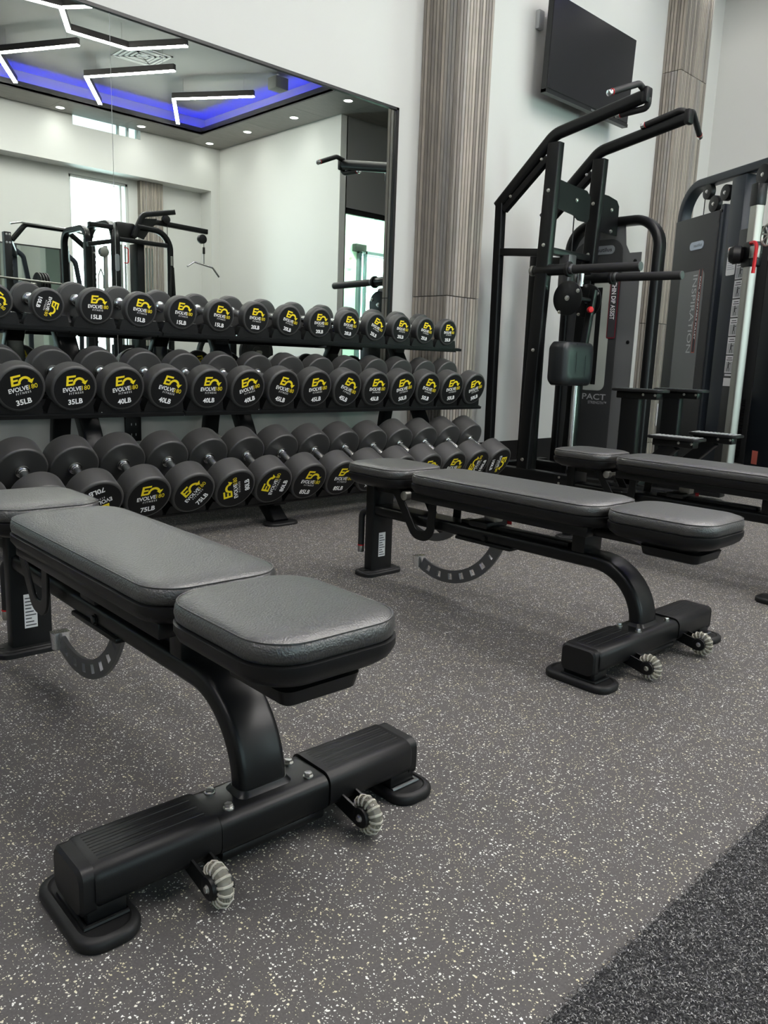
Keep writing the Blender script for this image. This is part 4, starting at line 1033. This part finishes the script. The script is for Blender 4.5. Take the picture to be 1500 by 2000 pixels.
# stickered column
co = MB().box(0.165, 0.340, -0.04, 0.058, 0.05, 2.31, 0.008).build('column', navy, dp)
MB().box(0.015, 0.168, -0.02, 0.060, 0.06, 1.90, 0.004).build('column_cover', shroud_m, co)
st = MB().loops([[(0.232+a2, 0.0585+t, 1.680+b2) for a2, b2 in rrect(0.115, 0.215, 0.012, 3)] for t in (0, 0.001)]).build('warning_sticker', sticker, co)
mb = MB().box(0.183, 0.281, 0.0595, 0.0600, 1.760, 1.777); mb.build('sticker_band', orange, st)
mb = MB()
for k in range(9): mb.box(0.187+0.01*(k % 3), 0.277, 0.0595, 0.0600, 1.615+k*0.015, 1.621+k*0.015)
mb.build('sticker_print', mat('sticker grey', (0.35,0.37,0.42), 0.5), st)
for k in range(6):
    z = 1.60-k*0.142
    st = MB().box(0.056, 0.158, 0.0605, 0.0612, z-0.066, z+0.066).build('exercise_sticker', sticker, co)
    mb = MB().box(0.064, 0.150, 0.0612, 0.0616, z-0.058, z+0.020).build('picture_field', mat('sticker mid grey', (0.42,0.43,0.44), 0.5), st)
    mb = MB()
    cx = 0.107+0.008*((k*7) % 3-1)
    mb.box(cx-0.008, cx+0.008, 0.0616, 0.0619, z-0.030, z+0.006).box(cx-0.006, cx+0.006, 0.0616, 0.0619, z+0.008, z+0.019).box(cx-0.016, cx-0.010, 0.0616, 0.0619, z-0.055, z-0.028).box(cx+0.006, cx+0.013, 0.0616, 0.0619, z-0.055, z-0.028)
    mb.box(cx-0.028, cx-0.008, 0.0616, 0.0619, z-0.004+0.006*(k % 2), z+0.002+0.006*(k % 2)).box(0.070, 0.144, 0.0612, 0.0616, z+0.030, z+0.036).box(0.078, 0.136, 0.0612, 0.0616, z+0.046, z+0.052)
    mb.build('figure_print', ink, st)
st = MB().box(0.056, 0.158, 0.0605, 0.0612, 0.722, 0.785).box(0.064, 0.150, 0.0605, 0.0612, 0.800, 0.815).build('code_sticker', sticker, co)
# silver guide column with carriage
gx, gy = -0.068, 0.095
gc = MB().loops([[(gx+a2, gy+b2, z) for a2, b2 in rrect(0.078, 0.070, 0.010, 3)] for z in (0.06, 2.05)]).build('guide_column', steel, dp)
MB().box(gx-0.042, gx+0.042, gy-0.042, gy+0.042, 2.03, 2.19, 0.01).build('column_sleeve', powder, gc)
MB().cyl((gx,gy-0.06,2.25), (gx,gy-0.01,2.25), 0.075, 28, bev=0.004).build('column_pulley', plastic, gc)
MB().hexn((gx,gy-0.01,2.25), (0,1,0), 0.012, 0.008).build('pulley_bolt', bolt_m, gc)
ca = MB().box(gx-0.06, gx+0.06, gy-0.05, gy+0.05, 1.60, 1.78, 0.015).build('carriage', powder, dp)
MB().lathe([(0,0.03),(0.02,0.062),(0.07,0.068),(0.10,0.050),(0.115,0.001)], (gx+0.03,gy+0.045,1.69), (0.6,0.8,0), 28).build('round_knob', plastic, ca)
MB().box(gx-0.13, gx-0.05, gy+0.02, gy+0.06, 1.65, 1.74, 0.008).build('swivel_block', steel, ca)
MB().tube(fillet([(gx-0.06,gy+0.06,1.76),(gx-0.15,gy+0.07,1.76),(gx-0.14,gy+0.07,1.54)], 0.05, 6), 0.013, 12).build('red_lever', red_m, ca)
mb = MB().sweep([(gx-0.21+0.075*math.cos(t), gy+0.03, 1.80+0.075*math.sin(t)) for t in [2*PI*i/28 for i in range(28)]], rrect(0.020, 0.012, 0.003, 2), side=(0,1,0), closed=True)
for i in range(4):
    a2 = PI*i/4+0.2; mb.sweep([(gx-0.21-0.07*math.cos(a2), gy+0.03, 1.80-0.07*math.sin(a2)), (gx-0.21+0.07*math.cos(a2), gy+0.03, 1.80+0.07*math.sin(a2))], rrect(0.010, 0.012, 0.002, 1), side=(0,1,0))
mb.build('swivel_pulley', steel, ca)
# pulleys under the top rail
for x, z, q in ((0.700,2.280,0.062),(0.590,2.165,0.066),(0.445,2.225,0.062)):
    p_ = MB().cyl((x,0.0,z), (x,0.045,z), q, 28, bev=0.004).build('top_pulley', plastic, dp)
    MB().hexn((x,0.045,z), (0,1,0), 0.012, 0.008).build('pulley_bolt', bolt_m, p_)
MB().cyl((0.755,0.02,2.25), (0.755,0.02,2.0), 0.004, 8).build('cable', plastic, dp)
MB().box(-0.75, 0.60, -0.60, -0.53, 1.98, 2.06, 0.008).build('rear_rail', navy, dp)
# second weight tower behind the silver column
MB().box(0.30, 0.74, -0.36, -0.30, 0.08, 1.99, 0.006).build('shroud', shroud_m, dp)
MB().box(-0.62, 0.293, -0.40, -0.30, 0.06, 1.73, 0.008).build('side_cover', navy, dp)
ws = MB()
for k in range(17): ws.box(0.36, 0.52, -0.30, -0.14, 0.15+k*0.0275, 0.174+k*0.0275, 0.002)
wst = ws.build('weight_stack', plastic, dp)
mb = MB()
for k in range(16): mb.box(0.362, 0.376, -0.1405, -0.1380, 0.157+k*0.0275, 0.167+k*0.0275)
mb.build('weight_numbers', mat('number yellow', (0.85,0.75,0.35), 0.5), wst)
MB().box(0.125, 0.195, -0.3005, -0.2985, 0.10, 0.21, 0.0).build('caution_sticker', pinkred, dp)
MB().cyl((0.40,-0.22,0.62), (0.40,-0.22,1.98), 0.009, 10).cyl((0.47,-0.22,0.62), (0.47,-0.22,1.98), 0.009, 10).build('guide_rods', chrome, dp)
MB().box(-0.78, 1.13, -0.06, 0.06, 0.0, 0.075, 0.008).box(-0.30, 0.40, -0.85, -0.02, 0.0, 0.06, 0.006).build('base_frame', powder, dp)

# ------------------------------------------------------------------ machines seen only in the mirror
YM = -0.95
def my(y): return y
tr = thing('multi_station_cable_machine', 'black multi station cable machine with lat pulldown arm, reflected before the bright window', 'exercise machine', (4.2, -1.0, 0))
def tb(mb, name, m, parent=None, **kw): return local_build(mb, name, m, parent or tr, **kw)
# coordinates filled from the mirror picture
tr.location = (4.3, -1.0, 0)
y = -1.0
def hoop(x, y0, y1, z, name='side_frame', sec=None, r0=0.22):
    P = fillet([(x,y0,0.0),(x,y0,z),(x,y1,z),(x,y1,0.0)], [r0,r0], 10)
    return tb(MB().sweep(P, sec or rrect(0.10, 0.065, 0.02, 3), side=(1,0,0)), name, powder)
# near stack frame (curved), faces the mirror
fr = hoop(4.335, -1.0, -1.75, 2.28)
bdg = tb(MB().loops([[(4.335+a2, -0.966+t, 1.825+b2) for a2, b2 in rrect(0.055, 0.19, 0.025, 4)] for t in (0, 0.004)]), 'badge', badge_m, fr)
P = fillet([(4.62,-1.0,0.0),(4.62,-1.0,2.20),(4.40,-1.0,2.28)], [0.1], 4)
P = fillet([(4.60,-1.0,2.26),(5.03,-1.0,2.24),(5.03,-1.0,0.0)], [0.22], 10)
tb(MB().sweep(P, rrect(0.065, 0.065, 0.02, 3), side=(0,1,0)), 'front_frame', powder)
tb(MB().sweep(fillet([(4.07,-1.15,0.0),(4.07,-1.15,2.20),(4.07,-1.8,2.20),(4.07,-1.8,0)], [0.15,0.15], 6), rrect(0.07, 0.06, 0.01, 2), side=(1,0,0)), 'side_frame', powder)
tb(MB().box(4.02, 4.30, -1.03, -0.97, 2.185, 2.235, 0.006), 'top_beam', powder)
tb(MB().sweep([(4.0,-1.0,1.99),(4.30,-1.0,2.06)], rrect(0.05,0.05,0.006,2), side=(0,1,0)).sweep([(4.36,-1.0,2.09),(5.02,-1.0,2.09)], rrect(0.05,0.05,0.006,2), side=(0,1,0)), 'cross_rail', powder)
tb(MB().box(4.38, 4.62, -1.25, -1.05, 2.10, 2.30, 0.03), 'pulley_housing', plastic)
# lat arm: lifts from the housing and runs out to the pulley
tb(MB().sweep(fillet([(4.56,-1.0,2.14),(4.68,-1.0,2.40),(5.09,-1.0,2.49)], [0.08], 5), rrect(0.06, 0.06, 0.01, 2), side=(0,1,0)), 'lat_arm', powder)
tb(MB().prism([(4.58,2.15),(4.68,2.36),(4.86,2.38),(4.68,2.12)], (0,-0.99,0), (1,0,0), (0,0,1), 0.012), 'arm_gusset', powder)
tb(MB().cyl((4.98,-1.03,2.39), (4.98,-0.98,2.39), 0.05, 24, bev=0.004), 'arm_pulley', plastic)
tb(MB().sweep(fillet([(4.66,-1.05,2.22),(4.86,-1.05,2.35),(5.57,-1.05,2.33)], [0.12], 5), rrect(0.055, 0.06, 0.01, 2), side=(0,1,0)), 'row_arm', powder)
tb(MB().cyl((5.50,-1.08,2.235), (5.50,-1.02,2.235), 0.055, 24, bev=0.004), 'row_pulley', plastic)
tb(MB().cyl((5.525,-1.05,2.22), (5.525,-1.05,1.94), 0.004, 6).cyl((4.995,-1.0,2.35), (4.995,-1.0,2.0), 0.004, 6), 'cable', plastic)
tb(MB().cyl((5.525,-1.05,2.14), (5.525,-1.05,2.06), 0.016, 12, bev=0.003), 'cable_stop', plastic)
tb(MB().cyl((5.525,-1.05,2.05), (5.525,-1.05,1.92), 0.008, 8), 'swivel', steel)
tb(MB().tube(fillet([(5.29,-1.05,1.885),(5.39,-1.05,1.95),(5.65,-1.05,1.905),(5.745,-1.05,1.80)], [0.03,0.03], 4), 0.011, 10), 'lat_bar', chrome)
tb(MB().cyl((5.025,-0.955,1.97), (5.025,-0.955,1.86), 0.016, 10), 'snap_hook', steel)
tb(MB().sweep([(5.02,-0.95,1.84),(4.995,-0.95,1.40)], circ(0.020,10), side=(0,1,0)).sweep([(5.03,-0.95,1.84),(5.055,-0.95,1.40)], circ(0.020,10), side=(0,1,0)), 'rope', plastic)
for x in (4.45, 4.50, 4.55, 4.78, 4.82, 4.86, 4.90): tb(MB().cyl((x,-1.2,0.4), (x,-1.2,2.06), 0.009, 8), 'guide_rod', steel)
tb(MB().box(4.63, 4.72, -1.25, -1.05, 0.0, 2.08, 0.006), 'centre_post', powder)
tb(MB().box(4.42, 4.60, -1.35, -1.12, 0.1, 0.9).box(4.76, 4.94, -1.35, -1.12, 0.1, 0.9), 'weight_stack', plastic)
tb(MB().sweep(fillet([(4.42,-0.96,2.0),(4.47,-0.96,2.0),(4.47,-0.96,1.83),(4.42,-0.96,1.83)], [0.02,0.02], 3), circ(0.006,6), side=(0,1,0)), 'hanging_handle', red_m)
tb(MB().cyl((4.20,-1.05,1.93), (4.20,-0.99,1.93), 0.055, 20, bev=0.004), 'swivel_pulley', steel)
tb(MB().cyl((4.15,-1.0,1.98), (4.15,-1.0,1.72), 0.004, 6).sweep([(4.15,-1.0,1.74),(4.12,-1.0,1.66),(4.12,-1.0,1.52)], circ(0.007,6), side=(0,1,0)).sweep([(4.15,-1.0,1.74),(4.18,-1.0,1.66),(4.18,-1.0,1.52)], circ(0.007,6), side=(0,1,0)), 'stirrup', steel)
tb(MB().box(4.21, 4.25, -1.06, -1.02, 0.05, 2.0, 0.004), 'guide_column', steel)
tb(MB().box(4.00, 5.08, -1.06, -0.98, 0.0, 0.07).box(4.0, 4.08, -1.85, -1.0, 0.0, 0.07), 'base_frame', powder)
# squat rack with bowed pull-up bar
rk = thing('squat_rack', 'black squat rack with steel pull-up bar, reflected at the left of the mirror', 'exercise machine', (3.95, -2.0, 0))
def rb(mb, name, m, parent=None, **kw): return local_build(mb, name, m, parent or rk, **kw)
for x in (3.48, 4.49):
    p_ = rb(MB().box(x-0.040, x+0.040, -2.04, -1.96, 0, 2.14, 0.006), 'upright', powder)
    mb = MB()
    for k in range(24): mb.box(x+0.036, x+0.052, -2.02, -1.98, 0.42+k*0.07, 0.455+k*0.07, 0.004)
    rb(mb, 'adjustment_teeth', powder, p_)
    mb = MB()
    for z in (2.11, 2.02): mb.hexn((x-0.015,-1.96,z), (0,1,0), 0.010, 0.010).hexn((x+0.02,-1.96,z), (0,1,0), 0.010, 0.010)
    rb(mb, 'upright_bolts', bolt_m, p_)
rb(MB().sweep(fillet([(3.54,-2.0,2.06),(3.70,-2.0,2.255),(4.18,-2.0,2.25),(4.45,-2.0,2.05)], [0.08,0.08], 5), rrect(0.06, 0.055, 0.012, 3), side=(0,1,0)), 'bowed_crossmember', powder)
rb(MB().tube(fillet([(3.51,-1.95,2.235),(3.63,-1.95,2.265),(4.22,-1.95,2.255),(4.50,-1.95,2.205)], [0.05,0.05], 4), 0.014, 10), 'pull_up_bar', chrome)
for x in (3.76, 4.42):
    rb(MB().box(x-0.03, x+0.03, -2.62, -2.56, 0, 2.08, 0.006), 'rear_upright', navy)
    rb(MB().sweep(fillet([(x,-2.56,2.02),(x+0.10,-2.56,1.95),(x+0.16,-2.56,1.60),(x+0.14,-2.56,0.02)], [0.08,0.2], 6), rrect(0.05,0.055,0.012,3), side=(0,1,0)), 'storage_arch', navy)
    rb(MB().sweep([(x-0.24,-2.03,2.05),(x,-2.55,1.95)], rrect(0.05,0.06,0.006,2), side=(0,0,1)), 'top_rail', navy)
rb(MB().cyl((3.30,-1.92,1.62), (4.10,-1.92,1.60), 0.013, 10), 'rest_bar', steel)
for k, x in enumerate((3.93, 3.965, 4.0, 4.03)):
    q = tag(MB().lathe([(0,0.02),(0,0.14),(0.006,0.15),(0.022,0.15),(0.028,0.14),(0.028,0.02)], (x,-2.35,1.60), (1,0,0), 36).build('weight_plate', rubber), 'black weight plate on the reflected squat rack, %s of the four from the left' % ORD[k], 'weight plate', 'weight plates on the squat rack')
pg = rb(MB().cyl((3.80,-2.35,1.60), (4.11,-2.35,1.60), 0.019, 14, bev=0.003), 'plate_peg', steel)
rb(MB().box(3.76, 3.82, -2.60, -2.33, 1.57, 1.63), 'peg_bracket', navy)
rb(MB().box(3.44, 4.53, -2.66, -2.58, 0.0, 0.07).box(3.44, 3.52, -2.6, -2.0, 0, 0.07).box(4.45, 4.53, -2.6, -2.0, 0, 0.07), 'base_frame', powder)
# low plate loaded bench in the gap under the top tier
lb_ = thing('plate_tree', 'black plate storage tree with a grip plate, seen in the mirror between the upper tiers', 'weight rack', (4.9, 0.55, 0))
def lb2(mb, name, m, parent=None, **kw): return local_build(mb, name, m, parent or lb_, **kw)
lb2(MB().box(4.86, 4.94, 0.50, 0.58, 0.0, 1.12, 0.006), 'post', powder)
lb2(MB().sweep(fillet([(4.50,0.54,0.0),(4.50,0.54,1.02),(4.90,0.54,1.08)], [0.22], 8), rrect(0.06,0.05,0.012,3), side=(0,1,0)), 'curved_arm', powder)
lb2(MB().sweep(fillet([(5.30,0.54,0.0),(5.30,0.54,1.00),(4.90,0.54,1.08)], [0.22], 8), rrect(0.06,0.05,0.012,3), side=(0,1,0)), 'curved_arm', powder)
lb2(MB().cyl((5.10,0.56,0.86), (5.10,0.80,0.86), 0.022, 14), 'plate_peg', steel)
pl_ = tag(MB().lathe([(0,0.03),(0,0.06),(0.010,0.065),(0.010,0.155),(0,0.165),(0,0.205),(0.010,0.215),(0.035,0.215),(0.040,0.205),(0.040,0.03)], (5.10,0.74,0.86), (0,-1,0), 44).build('weight_plate', rubber), 'black 45 grip weight plate, seen in the mirror just above the middle tier', 'weight plate')
mb = MB(); put_text(mb, '45', (5.10,0.7403,0.86), (-1,0,0), (0,0,1), -0.04, 0.04, 0.085, 0.135, bold=0.02); mb.build('number', whitep, pl_, flat=True)
lb2(MB().box(4.45, 5.35, 0.50, 0.58, 0.0, 0.06, 0.006).box(4.86, 4.94, 0.2, 0.9, 0, 0.06, 0.006), 'base_frame', powder)
# mirror and column seen far behind
fm = thing('wall_mirror', 'smaller black framed mirror on the far wall, reflected behind the squat rack', 'mirror', (4.2, YR, 1.0))
local_build(MB().box(2.6, 5.58, YR+0.001, YR+0.022, 2.435, 2.455).box(5.56, 5.58, YR+0.001, YR+0.022, 0.5, 2.455).box(2.6, 2.62, YR+0.001, YR+0.022, 0.5, 2.455).box(2.6, 5.58, YR+0.001, YR+0.022, 0.5, 0.52), 'frame', frame_m, fm)
local_build(MB().box(2.62, 5.56, YR+0.002, YR+0.010, 0.52, 2.435), 'mirror_pane', mirror_m, fm)

# daylight through the far window (real opening, sky outside)
for (x, y, z, sx, sz, pw, rz) in ((6.28, YR-0.35, 1.95, 1.0, 3.4, 70, 0), (12.4, -5.3, 1.7, 1.5, 2.7, 160, 0)):
    ld = bpy.data.lights.new('window_daylight', 'AREA'); ld.shape = 'RECTANGLE'; ld.size = sx; ld.size_y = sz; ld.energy = pw; ld.color = (0.88,0.97,1.0)
    lo = bpy.data.objects.new('window_daylight', ld); COL.objects.link(lo); lo.location = (x,y,z); lo.rotation_euler = (PI/2, 0, 0)
